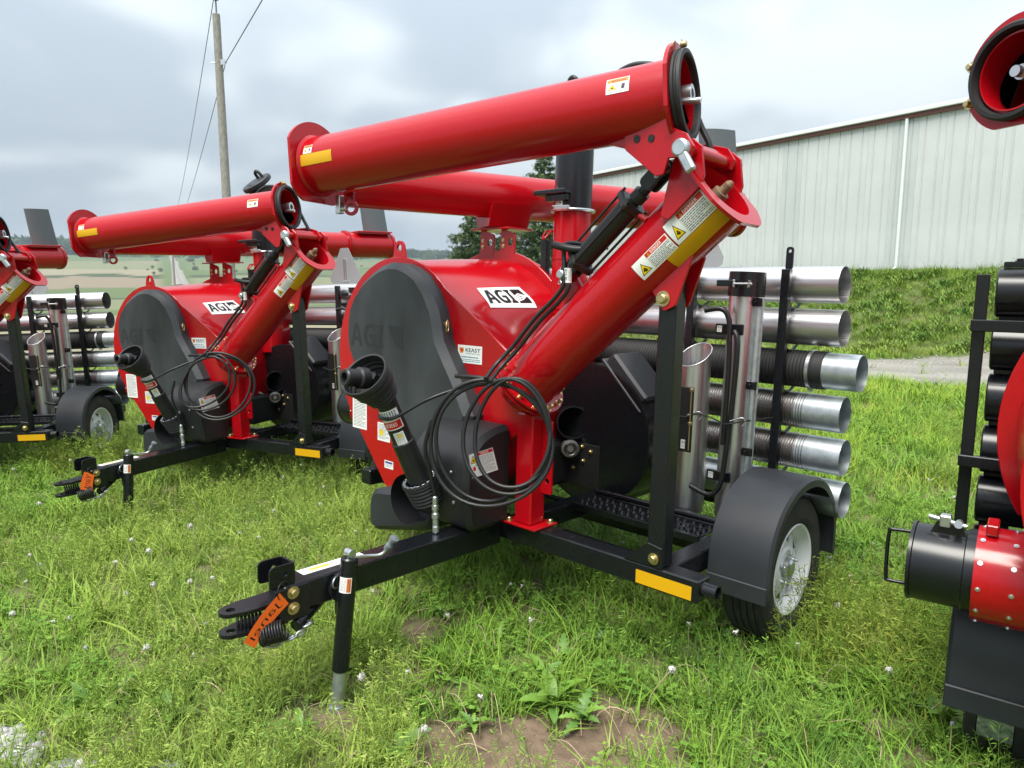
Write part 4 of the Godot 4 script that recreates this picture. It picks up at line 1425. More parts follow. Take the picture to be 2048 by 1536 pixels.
	b.box(y0 + yd * 0.10, Vector3(0.085, 0.05, 0.06), frame(Vector3.ZERO, yd).basis, 0.012)
	var yt := (Vector3(-0.02, 0.10, 0.98)).normalized()
	b.lathe(y0 + yd * 0.10, yt, [Vector2(0.0, 0.0), Vector2(0.046, 0.02), Vector2(0.046, 0.055), Vector2(0.037, 0.062), Vector2(0.037, 0.12), Vector2(0.032, 0.126), Vector2(0.021, 0.126), Vector2(0.021, 0.06), Vector2(0, 0.06)], 28)
	part(b, "splined_yoke", M.hose, p)
	b = MB.new(); b.wrap(s0, sdir, Vector3(0.45, 0, 0.9), 0.0475, -1.2, 1.2, 0.455, 0.36, 14); part(b, "shaft_decal", M.shaft_label, p)
	b = MB.new(); b.wrap(s0, sdir, Vector3(0.75, 0, 0.65), 0.0475, -0.5, 0.5, 0.345, 0.285, 14); part(b, "paper_label", M.notice_b, p)
	b = MB.new()
	for k in 18:
		var t0 := TAU * k / 18.0
		var t1 := TAU * (k + 1) / 18.0
		var bs := frame(s0 + sdir * 0.075, sdir)
		chain(b, bs * Vector3(cos(t0) * 0.074, sin(t0) * 0.074, 0), bs * Vector3(cos(t1) * 0.074, sin(t1) * 0.074, 0), 0.022)
	part(b, "retaining_chain", M.zinc, p)
	b = MB.new()
	b.sweep(smooth_path([s1 - sdir * 0.10 + Vector3(-0.05, 0.0, 0.03), s1 - sdir * 0.105 + Vector3(0.0, 0.0, 0.062), s1 - sdir * 0.10 + Vector3(0.06, 0.005, 0.03), Vector3(-0.25, 1.06, 1.10), Vector3(-0.14, 1.125, 0.97), Vector3(-0.10, 1.15, 0.92)], 6), 0.008, 8)
	b.sweep(smooth_path([Vector3(-0.25, 1.155, 0.93), Vector3(-0.12, 1.165, 0.96), Vector3(0.0, 1.16, 0.92)], 6), 0.011, 8)
	part(b, "tie_strap", M.hose, p)
	# ---- lower discharge tube
	p = Node3D.new(); p.name = "lower_auger_tube"; o.add_child(p)
	var a0 := A_TOP - A_DIR * 1.20
	b = MB.new(); b.pipe(a0 - A_DIR * 0.08, A_TOP, TR, TR - 0.006, 56); part(b, "tube_wall", M.red, p)
	b = MB.new(); b.lathe(a0 - A_DIR * 0.02, A_DIR, [Vector2(TR, 0), Vector2(TR + 0.05, 0), Vector2(TR + 0.05, 0.012), Vector2(TR, 0.012), Vector2(TR, 0.02), Vector2(TR + 0.05, 0.02), Vector2(TR + 0.05, 0.032), Vector2(TR, 0.032)], 48); part(b, "joint_collar", M.red, p)
	var jb := []
	for k in 12:
		var a := TAU * k / 12.0
		var bs := frame(a0, A_DIR)
		jb.append([bs * Vector3(cos(a) * (TR + 0.03), sin(a) * (TR + 0.03), 0.012), A_DIR])
	bolts("bolt", jb, p, M.brass, 0.009, 0.03)
	b = MB.new(); b.holed(flange_poly(0.185, 0.168), Vector2.ZERO, TR - 0.005, frame(A_TOP - A_DIR * 0.012, A_DIR, Vector3(-0.656, 0.755, 0)), 0.012, 48); part(b, "flange", M.red, p)
	b = MB.new()
	b.tube(A_TOP - A_DIR * 0.4, A_TOP - A_DIR * 0.03, 0.026, 20)
	b.lathe(A_TOP - A_DIR * 0.03, A_DIR, [Vector2(0.031, -0.03), Vector2(0.031, 0.02), Vector2(0.018, 0.02), Vector2(0.017, 0.055), Vector2(0.008, 0.068), Vector2(0, 0.07)], 20)
	part(b, "auger_shaft", M.rust, p)
	b = MB.new(); flight(b, A_TOP - A_DIR * 0.42, A_DIR, 0.115, 0.38, 1.6); part(b, "auger_flighting", M.rust, p)
	# decals: angle is measured from the tube's upper side round towards the front
	var upn := Vector3(-0.656, 0.755, 0)
	var bas := A_DIR.cross(MB.side(A_DIR, upn))
	var sgn := 1.0 if bas.z > 0 else -1.0
	for q in [["danger_decal", M.danger, 0.985, 1.175, 87, 127], ["danger_decal", M.danger_small, 0.795, 0.978, 97, 129], ["yellow_reflector", M.reflector, 0.915, 1.18, 128, 157]]:
		b = MB.new(); b.wrap(a0, A_DIR, upn, TR + 0.0018, deg_to_rad(q[4]) * sgn, deg_to_rad(q[5]) * sgn, q[2], q[3], 12)
		part(b, q[0], q[1], p)
	# hinge cheeks on the lower tube
	for z in [0.862, 0.566]:
		b = MB.new()
		b.prism(PackedVector2Array([Vector2(0.765, 1.835), Vector2(0.775, 1.825), Vector2(0.80, 1.818), Vector2(0.918, 1.925), Vector2(0.93, 1.96), Vector2(0.915, 2.06), Vector2(0.88, 2.09), Vector2(0.84, 2.085), Vector2(0.805, 2.02)]), Transform3D(Basis.IDENTITY, Vector3(0, 0, z)), 0.012, 0.002)
		part(b, "hinge_cheek", M.red, p)
	b = MB.new()
	b.tube(Vector3(0.845, 2.055, 0.60), Vector3(0.845, 2.055, 0.845), 0.034, 24); b.tube(Vector3(0.878, 2.045, 0.53), Vector3(0.878, 2.045, 0.935), 0.024, 20)
	part(b, "hinge_barrel", M.red, p)
	b = MB.new()
	b.lathe(Vector3(0.878, 2.045, 0.934), Vector3.BACK, [Vector2(0.0, 0.0), Vector2(0.031, 0.0), Vector2(0.031, 0.024), Vector2(0.024, 0.03), Vector2(0, 0.03)], 24)
	b.box(Vector3(0.905, 1.995, 0.95), Vector3(0.036, 0.075, 0.024), Basis.from_euler(Vector3(0, 0, 0.55)), 0.006)
	part(b, "hinge_pin", M.galv, p)
	b = MB.new()
	b.prism(round_poly([Vector2(0.66, 1.60), Vector2(0.735, 1.485), Vector2(0.79, 1.51), Vector2(0.85, 1.70), Vector2(0.74, 1.70)], 0.015), Transform3D(Basis.IDENTITY, Vector3(0, 0, 0.765)), 0.01, 0.002)
	b.prism(round_poly([Vector2(0.66, 1.60), Vector2(0.735, 1.485), Vector2(0.79, 1.51), Vector2(0.85, 1.70), Vector2(0.74, 1.70)], 0.015), Transform3D(Basis.IDENTITY, Vector3(0, 0, 0.668)), 0.01, 0.002)
	part(b, "rest_bracket", M.red, p)
	bolts("bolt", [[Vector3(0.735, 1.535, 0.776), Vector3.BACK]], p, M.brass, 0.02, 0.02)
	# ---- upper tube, folded back over the tank
	p = Node3D.new(); p.name = "upper_auger_tube"; o.add_child(p)
	var t0 := Vector3(0.815, 2.25, 0.835)
	var t1 := Vector3(-0.895, 2.112, 1.277)
	var td := (t1 - t0).normalized()
	b = MB.new(); b.pipe(t0, t1, TR, TR - 0.006, 64); part(b, "tube_wall", M.red, p)
	b = MB.new(); b.holed(flange_poly(0.178, 0.165), Vector2.ZERO, TR - 0.004, frame(t0 + td * 0.028, -td, Vector3.UP), 0.014, 48); part(b, "flange", M.red, p)
	b = MB.new(); b.lathe(t0 + td * 0.014, -td, [Vector2(0.138, 0.0), Vector2(0.150, 0.0), Vector2(0.155, 0.006), Vector2(0.155, 0.014), Vector2(0.149, 0.017), Vector2(0.149, 0.022), Vector2(0.154, 0.026), Vector2(0.152, 0.036), Vector2(0.138, 0.038), Vector2(0.134, 0.03), Vector2(0.134, 0.0)], 56); part(b, "gasket", M.rubber, p)
	var fp := PackedVector2Array()
	for q in flange_poly(0.20, 0.17):
		fp.append(q)
	b = MB.new(); b.holed(fp, Vector2.ZERO, TR - 0.004, frame(t1 - td * 0.03, td, Vector3.UP), 0.014, 48); part(b, "flange", M.red, p)
	b = MB.new(); b.lathe(t1 - td * 0.045, td, [Vector2(TR, 0), Vector2(TR + 0.012, 0.012)], 48); part(b, "weld_bead", M.red, p)
	b = MB.new()
	b.tube(t0 + td * 0.5, t0 + td * 0.02, 0.03, 20)
	b.lathe(t0 + td * 0.03, -td, [Vector2(0.03, 0), Vector2(0.034, 0.03), Vector2(0.034, 0.06), Vector2(0.019, 0.06), Vector2(0.019, 0.02)], 20)
	b.tube(t0 - td * 0.005 + Vector3(0, -0.03, 0.03), t0 - td * 0.075 + Vector3(0, -0.035, 0.03), 0.011, 12)
	part(b, "auger_shaft", M.zinc, p)
	b = MB.new(); flight(b, t0 + td * 0.5, -td, 0.118, 0.49, 1.9); part(b, "auger_flighting", M.rust, p)
	var fr := frame(t0, td, Vector3.UP)
	var sg2 := 1.0 if td.cross(MB.side(td, Vector3.UP)).z > 0 else -1.0
	var TL := (t1 - t0).length()
	b = MB.new(); b.wrap(t0, td, Vector3.UP, TR + 0.0018, deg_to_rad(58) * sg2, deg_to_rad(84) * sg2, 0.245, 0.16, 10); part(b, "warning_decal", M.warning, p)
	b = MB.new(); b.wrap(t0, td, Vector3.UP, TR + 0.0018, deg_to_rad(60) * sg2, deg_to_rad(78) * sg2, TL - 0.065, TL - 0.115, 10); part(b, "warning_decal", M.warning, p)
	b = MB.new(); b.wrap(t0, td, Vector3.UP, TR + 0.0018, deg_to_rad(79) * sg2, deg_to_rad(101) * sg2, TL - 0.05, TL - 0.235, 10); part(b, "yellow_reflector", M.reflector, p)
	bolts("bolt", [[t0 + td * 0.01 + Vector3(0, 0.168, 0.02), -td], [t0 + td * 0.03 + Vector3(0, 0.168, 0.02), td]], p, M.brass, 0.012, 0.02)
	# hinge bracket below the right end
	b = MB.new()
	b.prism(PackedVector2Array([Vector2(0.66, 2.12), Vector2(0.70, 2.02), Vector2(0.775, 1.962), Vector2(0.805, 1.968), Vector2(0.822, 2.02), Vector2(0.905, 2.015), Vector2(0.918, 2.05), Vector2(0.888, 2.095), Vector2(0.80, 2.12)]), Transform3D(Basis.IDENTITY, Vector3(0, 0, 0.62)), 0.011, 0.002)
	part(b, "hinge_bracket", M.red, p)
	for z in [0.922]:
		b = MB.new()
		b.prism(PackedVector2Array([Vector2(0.63, 2.165), Vector2(0.64, 2.068), Vector2(0.775, 1.962), Vector2(0.805, 1.968), Vector2(0.822, 2.02), Vector2(0.905, 2.015), Vector2(0.918, 2.05), Vector2(0.888, 2.095), Vector2(0.828, 2.125), Vector2(0.825, 2.165)]), Transform3D(Basis.IDENTITY, Vector3(0, 0, z)), 0.011, 0.002)
		part(b, "hinge_bracket", M.red, p)
	b = MB.new()
	b.prism(PackedVector2Array([Vector2(0.535, 2.105), Vector2(0.575, 2.155), Vector2(0.635, 2.155), Vector2(0.645, 2.07), Vector2(0.59, 2.09)]), Transform3D(Basis.IDENTITY, Vector3(0, 0, 0.86)), 0.065, 0.003)
	part(b, "bracket_rib", M.red, p)
	bolts("plug", [[Vector3(0.69, 2.10, 0.933), Vector3.BACK], [Vector3(0.75, 2.095, 0.933), Vector3.BACK]], p, M.dark, 0.009, 0.003)
	b = MB.new()
	b.bx(-0.83, -0.795, 1.90, 1.985, 1.17, 1.20); b.tube(Vector3(-0.83, 1.92, 1.185), Vector3(-0.76, 1.925, 1.185), 0.012, 10)
	part(b, "latch", M.zinc, p)
	b = MB.new()
	b.holed(arc2(Vector2.ZERO, 0.036, 0, 350, 20), Vector2.ZERO, 0.02, frame(Vector3(-0.745, 1.925, 1.165), Vector3(0.5, 0, 0.86)), 0.01, 24); b.bx(-0.79, -0.73, 1.935, 2.0, 1.15, 1.165)
	part(b, "latch_eye", M.red, p)
	# ---- hydraulic cylinder
	p = Node3D.new(); p.name = "hydraulic_cylinder"; o.add_child(p)
	var c0 := Vector3(0.290, 1.625, 0.80)
	var c1 := Vector3(0.735, 2.012, 0.81)
	var cd := (c1 - c0).normalized()
	b = MB.new(); b.lathe(c0 + cd * 0.08, cd, [Vector2(0, 0), Vector2(0.045, 0), Vector2(0.045, 0.33), Vector2(0, 0.33)], 28); part(b, "barrel", M.hose, p)
	for q in [0.07, 0.39]:
		b = MB.new(); b.box(c0 + cd * (q + 0.012), Vector3(0.108, 0.108, 0.034), frame(Vector3.ZERO, cd, Vector3(-0.3, 0.4, 0.86)).basis, 0.008); part(b, "end_block", M.hose, p)
	b = MB.new()
	var cf := frame(c0, cd, Vector3(-0.3, 0.4, 0.86))
	for q in [Vector2(1, 1), Vector2(-1, 1), Vector2(1, -1), Vector2(-1, -1)]:
		b.tube(cf * Vector3(q.x * 0.045, q.y * 0.045, 0.07), cf * Vector3(q.x * 0.045, q.y * 0.045, 0.43), 0.0055, 8)
	part(b, "tie_rod", M.hose, p)
	b = MB.new(); b.tube(c0 + cd * 0.41, c1 - cd * 0.06, 0.022, 20); b.tube(c0 + cd * 0.43, c0 + cd * 0.47, 0.032, 20); part(b, "piston_rod", M.hose, p)
	for q in [[c0, cd], [c1, -cd]]:
		b = MB.new()
		for s in [-0.026, 0.026]:
			b.prism(round_poly([Vector2(-0.028, -0.03), Vector2(0.028, -0.03), Vector2(0.03, 0.10), Vector2(-0.03, 0.10)], 0.024), Transform3D(Basis(q[1].cross(Vector3.BACK), q[1], Vector3.BACK).orthonormalized(), q[0] + Vector3(0, 0, s - 0.007)), 0.014, 0.002)
		part(b, "clevis", M.hose, p)
		b = MB.new(); b.lathe(q[0] + Vector3(0, 0, -0.06), Vector3.BACK, [Vector2(0, 0), Vector2(0.019, 0), Vector2(0.019, 0.116), Vector2(0.015, 0.12), Vector2(0, 0.12)], 20)
		b.sweep(smooth_path([q[0] + Vector3(0.0, 0.028, 0.052), q[0] + Vector3(0.0, -0.02, 0.052), q[0] + Vector3(0.008, -0.036, 0.054), q[0] + Vector3(-0.006, -0.04, 0.056), q[0] + Vector3(0.0, -0.024, 0.056)], 5), 0.0025, 6)
		part(b, "clevis_pin", M.zinc, p)
	b = MB.new()
	b.prism(PackedVector2Array([Vector2(0.27, 1.50), Vector2(0.36, 1.575), Vector2(0.31, 1.645), Vector2(0.265, 1.64)]), Transform3D(Basis.IDENTITY, Vector3(0, 0, 0.78)), 0.016)
	b.tube(c0 + cd * 0.40 + Vector3(0.02, -0.03, 0.0), c0 + cd * 0.40 + Vector3(0.075, -0.06, 0.0), 0.012, 10)
	part(b, "mounting_ear", M.red, p)
	# ---- hydraulic hoses
	p = Node3D.new(); p.name = "hydraulic_hoses"; o.add_child(p)
	b = MB.new()
	var cn := Vector3(0.52, 0.10, 0.85).normalized()
	var cu := MB.side(cn)
	var cw := cu.cross(cn)
	var rngc := RandomNumberGenerator.new(); rngc.seed = 8
	for q in [[Vector3(0.06, 0.895, 1.02), 0.270, 0.272, 0.00], [Vector3(0.065, 0.905, 1.01), 0.25, 0.255, 0.25], [Vector3(0.15, 0.945, 0.97), 0.165, 0.232, 0.1], [Vector3(0.13, 0.93, 0.985), 0.19, 0.245, -0.1]]:
		var pts := []
		var ph := rngc.randf() * TAU
		for i in 45:
			var t := TAU * i / 44.0
			var wob := 1.0 + 0.03 * sin(3.0 * t + ph)
			pts.append(q[0] + cw * sin(t) * q[1] * wob + cu * (cos(t) * q[2] * wob + 0.05 * q[3] * sin(t)) + cn * 0.015 * sin(2.0 * t + ph))
		b.sweep(pts, 0.0095, 8)
	part(b, "hose_coil", M.hose, p)
	b = MB.new()
	for s in [0.0, 1.0]:
		var off: Vector3 = Vector3(-0.016, 0.013, 0.012) * s
		b.sweep(smooth_path([Vector3(0.06, 1.165, 1.02) + off, Vector3(0.035, 1.22, 0.93) + off, Vector3(0.085, 1.30, 0.88) + off, Vector3(0.19, 1.425, 0.86) + off, Vector3(0.285, 1.515, 0.845) + off, Vector3(0.325, 1.575, 0.84) + off, Vector3(0.315, 1.655, 0.83) + off, Vector3(0.33, 1.72, 0.81) + off * 2.0, Vector3(0.40, 1.735, 0.80) + off, Vector3(0.46, 1.735, 0.76) + off], 8), 0.0095, 8)
	b.sweep(smooth_path([Vector3(0.255, 1.745, 0.86), Vector3(0.30, 1.735, 0.86), Vector3(0.36, 1.725, 0.84), Vector3(0.42, 1.73, 0.80)], 6), 0.016, 10)
	b.sweep(smooth_path([Vector3(0.83, 2.02, 0.65), Vector3(0.83, 2.10, 0.655), Vector3(0.79, 2.18, 0.66), Vector3(0.735, 2.30, 0.68), Vector3(0.65, 2.40, 0.70), Vector3(0.545, 2.435, 0.72), Vector3(0.45, 2.42, 0.725), Vector3(0.37, 2.36, 0.73)], 8), 0.012, 8)
	part(b, "hose_run", M.hose, p)
	b = MB.new()
	b.sweep(smooth_path([Vector3(-0.175, 0.98, 1.14), Vector3(-0.20, 0.86, 1.155), Vector3(-0.195, 0.74, 1.13), Vector3(-0.183, 0.63, 1.11)], 8), 0.0095, 8)
	part(b, "hose_run", M.hose, p)
	b = MB.new()
	b.lathe(Vector3(-0.183, 0.63, 1.11), Vector3(0.06, -1, 0), [Vector2(0.009, 0), Vector2(0.013, 0.005), Vector2(0.013, 0.04), Vector2(0.017, 0.042), Vector2(0.017, 0.06), Vector2(0.013, 0.064), Vector2(0.013, 0.075), Vector2(0.018, 0.08), Vector2(0.018, 0.10), Vector2(0.014, 0.104), Vector2(0.014, 0.135), Vector2(0.016, 0.14), Vector2(0.016, 0.165), Vector2(0, 0.17)], 12)
	part(b, "coupler", M.zinc, p)
	b = MB.new(); chain(b, Vector3(-0.172, 0.465, 1.11), Vector3(-0.165, 0.39, 1.115), 0.026); b.sweep(smooth_path([Vector3(-0.165, 0.385, 1.115), Vector3(-0.15, 0.375, 1.115), Vector3(-0.11, 0.405, 1.115)], 4), 0.006, 6); part(b, "dust_cap_chain", M.zinc, p)
	b = MB.new(); b.wrap(Vector3(0.318, 1.62, 0.835), Vector3(0.0, 1, 0), Vector3(0.5, 0, 0.85), 0.0185, -1.0, 1.0, -0.03, 0.03, 8); part(b, "paper_label", M.barcode, p)
	# ---- suction riser
	p = Node3D.new(); p.name = "suction_riser"; o.add_child(p)
	var rc0 := Vector3(-0.39, 0, -0.07)
	b = MB.new(); b.lathe(rc0 + Vector3(0, 1.10, 0), Vector3.UP, [Vector2(0.113, 0), Vector2(0.113, 0.36), Vector2(0.116, 0.362), Vector2(0.116, 0.37), Vector2(0.109, 0.372), Vector2(0.109, 0.64), Vector2(0.112, 0.642), Vector2(0.112, 0.65), Vector2(0.107, 0.652), Vector2(0.107, 0.905)], 44); part(b, "red_collar", M.red, p)
	b = MB.new()
	var cl := []
	for i in 33:
		cl.append(rc0 + Vector3(cos(TAU * i / 32.0) * 0.118, 2.012, sin(TAU * i / 32.0) * 0.118))
	b.sweep(cl, 0.009, 8); b.box(rc0 + Vector3(0.02, 2.02, 0.125), Vector3(0.10, 0.022, 0.02)); b.tube(rc0 + Vector3(-0.04, 2.03, 0.13), rc0 + Vector3(0.07, 2.025, 0.13), 0.006, 8)
	part(b, "clamp_ring", M.zinc, p)
	b = MB.new(); b.lathe(rc0 + Vector3(0, 2.02, 0), Vector3.UP, [Vector2(0.106, 0), Vector2(0.106, 0.56), Vector2(0.112, 0.565), Vector2(0.112, 0.58)], 44); part(b, "riser_pipe", M.black, p)
	b = MB.new(); b.bx(rc0.x - 0.17, rc0.x + 0.06, 2.095, 2.12, rc0.z - 0.02, rc0.z + 0.155, 0.004); b.bx(rc0.x - 0.10, rc0.x + 0.05, 2.06, 2.095, rc0.z + 0.09, rc0.z + 0.13); part(b, "pivot_bracket", M.black, p)
	b = MB.new()
	var ld := Vector3(-0.18, 0.80, 0.58).normalized()
	b.lathe(rc0 + Vector3(-0.01, 2.60, 0.01), ld, [Vector2(0, 0), Vector2(0.108, 0), Vector2(0.135, 0.01), Vector2(0.14, 0.02), Vector2(0.14, 0.045), Vector2(0.13, 0.052), Vector2(0, 0.056)], 40); part(b, "rain_lid", M.fender, p)
	b = MB.new()
	var lf := frame(rc0 + Vector3(-0.01, 2.60, 0.01) + ld * 0.05, ld)
	b.sweep(smooth_path([lf * Vector3(-0.04, 0.06, 0), lf * Vector3(-0.035, 0.06, 0.05), lf * Vector3(0.02, 0.06, 0.065), lf * Vector3(0.05, 0.06, 0.0)], 5), 0.014, 8); part(b, "lid_handle", M.hose, p)
	b = MB.new(); b.sweep(smooth_path([rc0 + Vector3(-0.105, 1.90, 0.06), rc0 + Vector3(-0.12, 1.86, 0.10), rc0 + Vector3(-0.15, 1.865, 0.08), rc0 + Vector3(-0.155, 1.90, 0.05), rc0 + Vector3(-0.105, 1.905, 0.05)], 5), 0.006, 8); part(b, "hand_ring", M.red, p)
	b = MB.new(); b.bx(rc0.x - 0.20, rc0.x - 0.155, 1.63, 1.86, rc0.z + 0.0, rc0.z + 0.04, 0.004); part(b, "document_tube", M.black, p)
	b = MB.new(); b.wrap(rc0, Vector3.UP, Vector3(0, 0, 1), 0.1075, 0.1, -0.5, 2.035, 2.085, 8); part(b, "paper_label", M.barcode, p)
	# ---- blower, exhaust pipe and drive pulleys
	p = Node3D.new(); p.name = "blower"; o.add_child(p)
	b = MB.new()
	b.lathe(Vector3(-0.16, 0.78, -0.42), Vector3.BACK, [Vector2(0, 0), Vector2(0.385, 0), Vector2(0.39, 0.005), Vector2(0.39, 0.415), Vector2(0.395, 0.418), Vector2(0.395, 0.428), Vector2(0.385, 0.43), Vector2(0, 0.43)], 64); part(b, "fan_housing", M.black, p)
	b = MB.new(); b.box(Vector3(0.06, 1.10, -0.13), Vector3(0.32, 0.085, 0.26), Basis.from_euler(Vector3(0, 0, -0.80)), 0.014); part(b, "belt_cover", M.fender, p)
	b = MB.new(); b.box(Vector3(0.04, 1.07, -0.13), Vector3(0.37, 0.02, 0.29), Basis.from_euler(Vector3(0, 0, -0.80)), 0.006); part(b, "cover_lip", M.fender, p)
	b = MB.new(); b.bx(-0.46, -0.08, 0.47, 0.72, 0.0, 0.012); part(b, "mounting_plate", M.dark, p)
	var ed := Vector3(0.72, 0.05, 0.69).normalized()
	b = MB.new(); b.pipe(Vector3(-0.235, 0.835, 0.055) - ed * 0.25, Vector3(-0.235, 0.835, 0.055), 0.092, 0.087, 40); part(b, "exhaust_pipe", M.black, p)
	for q in [[Vector3(-0.25, 0.69, 0.06), 0.05], [Vector3(-0.40, 0.69, 0.12), 0.055]]:
		b = MB.new(); b.lathe(q[0], ed, [Vector2(0, -0.03), Vector2(q[1], -0.03), Vector2(q[1], -0.018), Vector2(q[1] * 0.8, -0.01), Vector2(q[1] * 0.8, 0.005), Vector2(q[1], 0.012), Vector2(q[1], 0.022), Vector2(q[1] * 0.75, 0.024), Vector2(q[1] * 0.5, 0.012), Vector2(q[1] * 0.35, 0.03), Vector2(0, 0.03)], 32); part(b, "pulley", M.alu_dull, p)
	bolts("bolt", [[Vector3(-0.20, 0.70, 0.012), Vector3.BACK], [Vector3(-0.14, 0.68, 0.012), Vector3.BACK], [Vector3(-0.19, 0.62, 0.012), Vector3.BACK], [Vector3(-0.26, 0.57, 0.012), Vector3.BACK]], p, M.brass, 0.010, 0.012)
	b = MB.new(); b.bx(-0.95, -0.30, 0.47, 0.72, -0.5, 0.3, 0.02); part(b, "gear_case", M.dark, p)
	# ---- pipe rack
	p = Node3D.new(); p.name = "pipe_rack"; o.add_child(p)
	for x in [0.783, 0.287, -0.70, -1.66]:
		b = MB.new(); b.bx(x - 0.021, x + 0.021, 0.46, 1.69, -0.268, -0.232, 0.003); part(b, "rack_post", M.black, p)
		for k in 6:
			var y := 1.62 - k * 0.205
			b = MB.new()
			b.sweep(smooth_path([Vector3(x, y - 0.05, -0.27), Vector3(x, y - 0.105, -0.30), Vector3(x, y - 0.115, -0.39), Vector3(x, y - 0.06, -0.485)], 4), 0.008, 6)
			part(b, "pipe_hook", M.hose, p)
	b = MB.new(); b.holed(round_poly([Vector2(-0.017, 0), Vector2(0.017, 0), Vector2(0.017, 0.11), Vector2(-0.017, 0.11)], 0.016), Vector2(0, 0.09), 0.008, Transform3D(Basis.IDENTITY, Vector3(0.79, 1.685, -0.26)), 0.01, 24); part(b, "hook_tab", M.black, p)
	for y in [1.50, 0.98, 0.50]:
		b = MB.new(); b.bx(-1.685, -0.72, y - 0.022, y + 0.022, -0.228, -0.20, 0.003); part(b, "rack_bar", M.black, p)
	b = MB.new(); b.bx(0.05, 0.10, 0.46, 1.70, -0.60, -0.565, 0.003); part(b, "sign_post", M.black, p)
	b = MB.new()
	b.prism(PackedVector2Array([Vector2(-0.045, 0.19), Vector2(-0.19, -0.08), Vector2(-0.185, -0.12), Vector2(-0.15, -0.15), Vector2(0.15, -0.15), Vector2(0.185, -0.12), Vector2(0.19, -0.08), Vector2(0.045, 0.19)]), Transform3D(Basis.IDENTITY, Vector3(0.075, 1.86, -0.62)), 0.004); part(b, "slow_vehicle_plate", M.plate_back, p)
	b = MB.new(); b.bx(0.065, 0.085, 1.62, 1.95, -0.614, -0.600, 0.002); b.bx(0.05, 0.10, 1.66, 1.74, -0.612, -0.595); part(b, "plate_bracket", M.zinc, p)
	# ---- rear tube with its spout, resting in the cradle (own axes: z along the tube)
	p = Node3D.new(); p.name = "rear_auger_tube"; o.add_child(p)
	var rd2 := Vector3(0.375, 0.0, -0.927).normalized()
	p.transform = Transform3D(frame(Vector3.ZERO, rd2).basis, Vector3(-0.9, 2.125, -0.03) - rd2 * 1.0)
	var RL := 2.81
	b = MB.new(); b.pipe(Vector3.ZERO, Vector3(0, 0, RL), TR, TR - 0.006, 56); part(b, "tube_wall", M.red, p)
	b = MB.new(); b.holed(flange_poly(0.195, 0.18), Vector2.ZERO, TR - 0.004, Transform3D(Basis.IDENTITY, Vector3(0, 0, 0.016)), 0.014, 48); part(b, "flange", M.red, p)
	b = MB.new(); b.lathe(Vector3(0, 0, 0.016), Vector3.FORWARD, [Vector2(0.142, 0.0), Vector2(0.160, 0.0), Vector2(0.163, 0.012), Vector2(0.157, 0.018), Vector2(0.157, 0.022), Vector2(0.163, 0.028), Vector2(0.155, 0.04), Vector2(0.142, 0.04), Vector2(0.138, 0.0)], 56); part(b, "gasket", M.rubber, p)
	bolts("bolt", [[Vector3(0.178, 0.06, 0.016), Vector3.FORWARD], [Vector3(0.175, -0.07, 0.016), Vector3.FORWARD], [Vector3(-0.175, 0.06, 0.016), Vector3.FORWARD], [Vector3(-0.175, -0.07, 0.016), Vector3.FORWARD]], p, M.brass, 0.013, 0.022)
	b = MB.new(); flight(b, Vector3(0, 0, 0.5), Vector3.FORWARD, 0.118, 0.46, 1.7); part(b, "auger_flighting", M.rust, p)
	b = MB.new(); b.tube(Vector3(0, 0, 0.5), Vector3(0, 0, 0.03), 0.026, 18); b.tube(Vector3(0, 0, 0.03), Vector3(0, 0, 0.0), 0.019, 14); part(b, "auger_shaft", M.zinc, p)
	b = MB.new(); b.lathe(Vector3(0, 0, RL - 0.55), Vector3.BACK, [Vector2(TR, 0), Vector2(TR + 0.022, 0), Vector2(TR + 0.022, 0.012), Vector2(TR + 0.002, 0.012), Vector2(TR + 0.002, 0.02), Vector2(TR + 0.022, 0.02), Vector2(TR + 0.022, 0.032), Vector2(TR, 0.032)], 48); part(b, "spout_joint", M.red, p)
	b = MB.new(); b.lathe(Vector3(0, 0, RL), Vector3.BACK, [Vector2(TR + 0.008, -0.02), Vector2(TR + 0.008, 0.01), Vector2(0, 0.012)], 48); part(b, "end_cap", M.red, p)
	bl = []
	for k in 6:
		bl.append([Vector3(cos(TAU * k / 6.0) * 0.105, sin(TAU * k / 6.0) * 0.105, RL + 0.012), Vector3.BACK])
	bolts("bolt", bl, p, M.hose, 0.011, 0.03)
	b = MB.new(); b.bx(-0.12, 0.12, 0.115, 0.135, RL - 0.43, RL - 0.05, 0.004); b.bx(-0.13, 0.13, 0.13, 0.145, RL - 0.44, RL - 0.03, 0.003); part(b, "spout_frame", M.red, p)
	b = MB.new()
	var hood := []
	for k in 5:
		var y := 0.146 + 0.42 * k / 4.0
		var rr := []
		for i in 13:
			var t := PI * i / 12.0
			rr.append(Vector3(cos(t) * (0.12 - 0.02 * k / 4.0) , y, RL - 0.30 - 0.05 * k / 4.0 + (1.0 - sin(t)) * 0.22))
		hood.append(rr)
	b.loft(hood, false)
	part(b, "spout_hood", M.hood, p)
	bolts("bolt", [[Vector3(0.118, 0.18, RL - 0.12), Vector3(1, 0, 0)], [Vector3(0.118, 0.18, RL - 0.2), Vector3(1, 0, 0)]], p, M.zinc, 0.01, 0.01)
	b = MB.new()
	b.prism(PackedVector2Array([Vector2(-0.15, -0.06), Vector2(0.15, -0.06), Vector2(0.085, -0.186), Vector2(-0.085, -0.186)]), Transform3D(Basis.IDENTITY, Vector3(0, 0, 0.87)), 0.26, 0.004)
	part(b, "saddle", M.red, p)
	return o

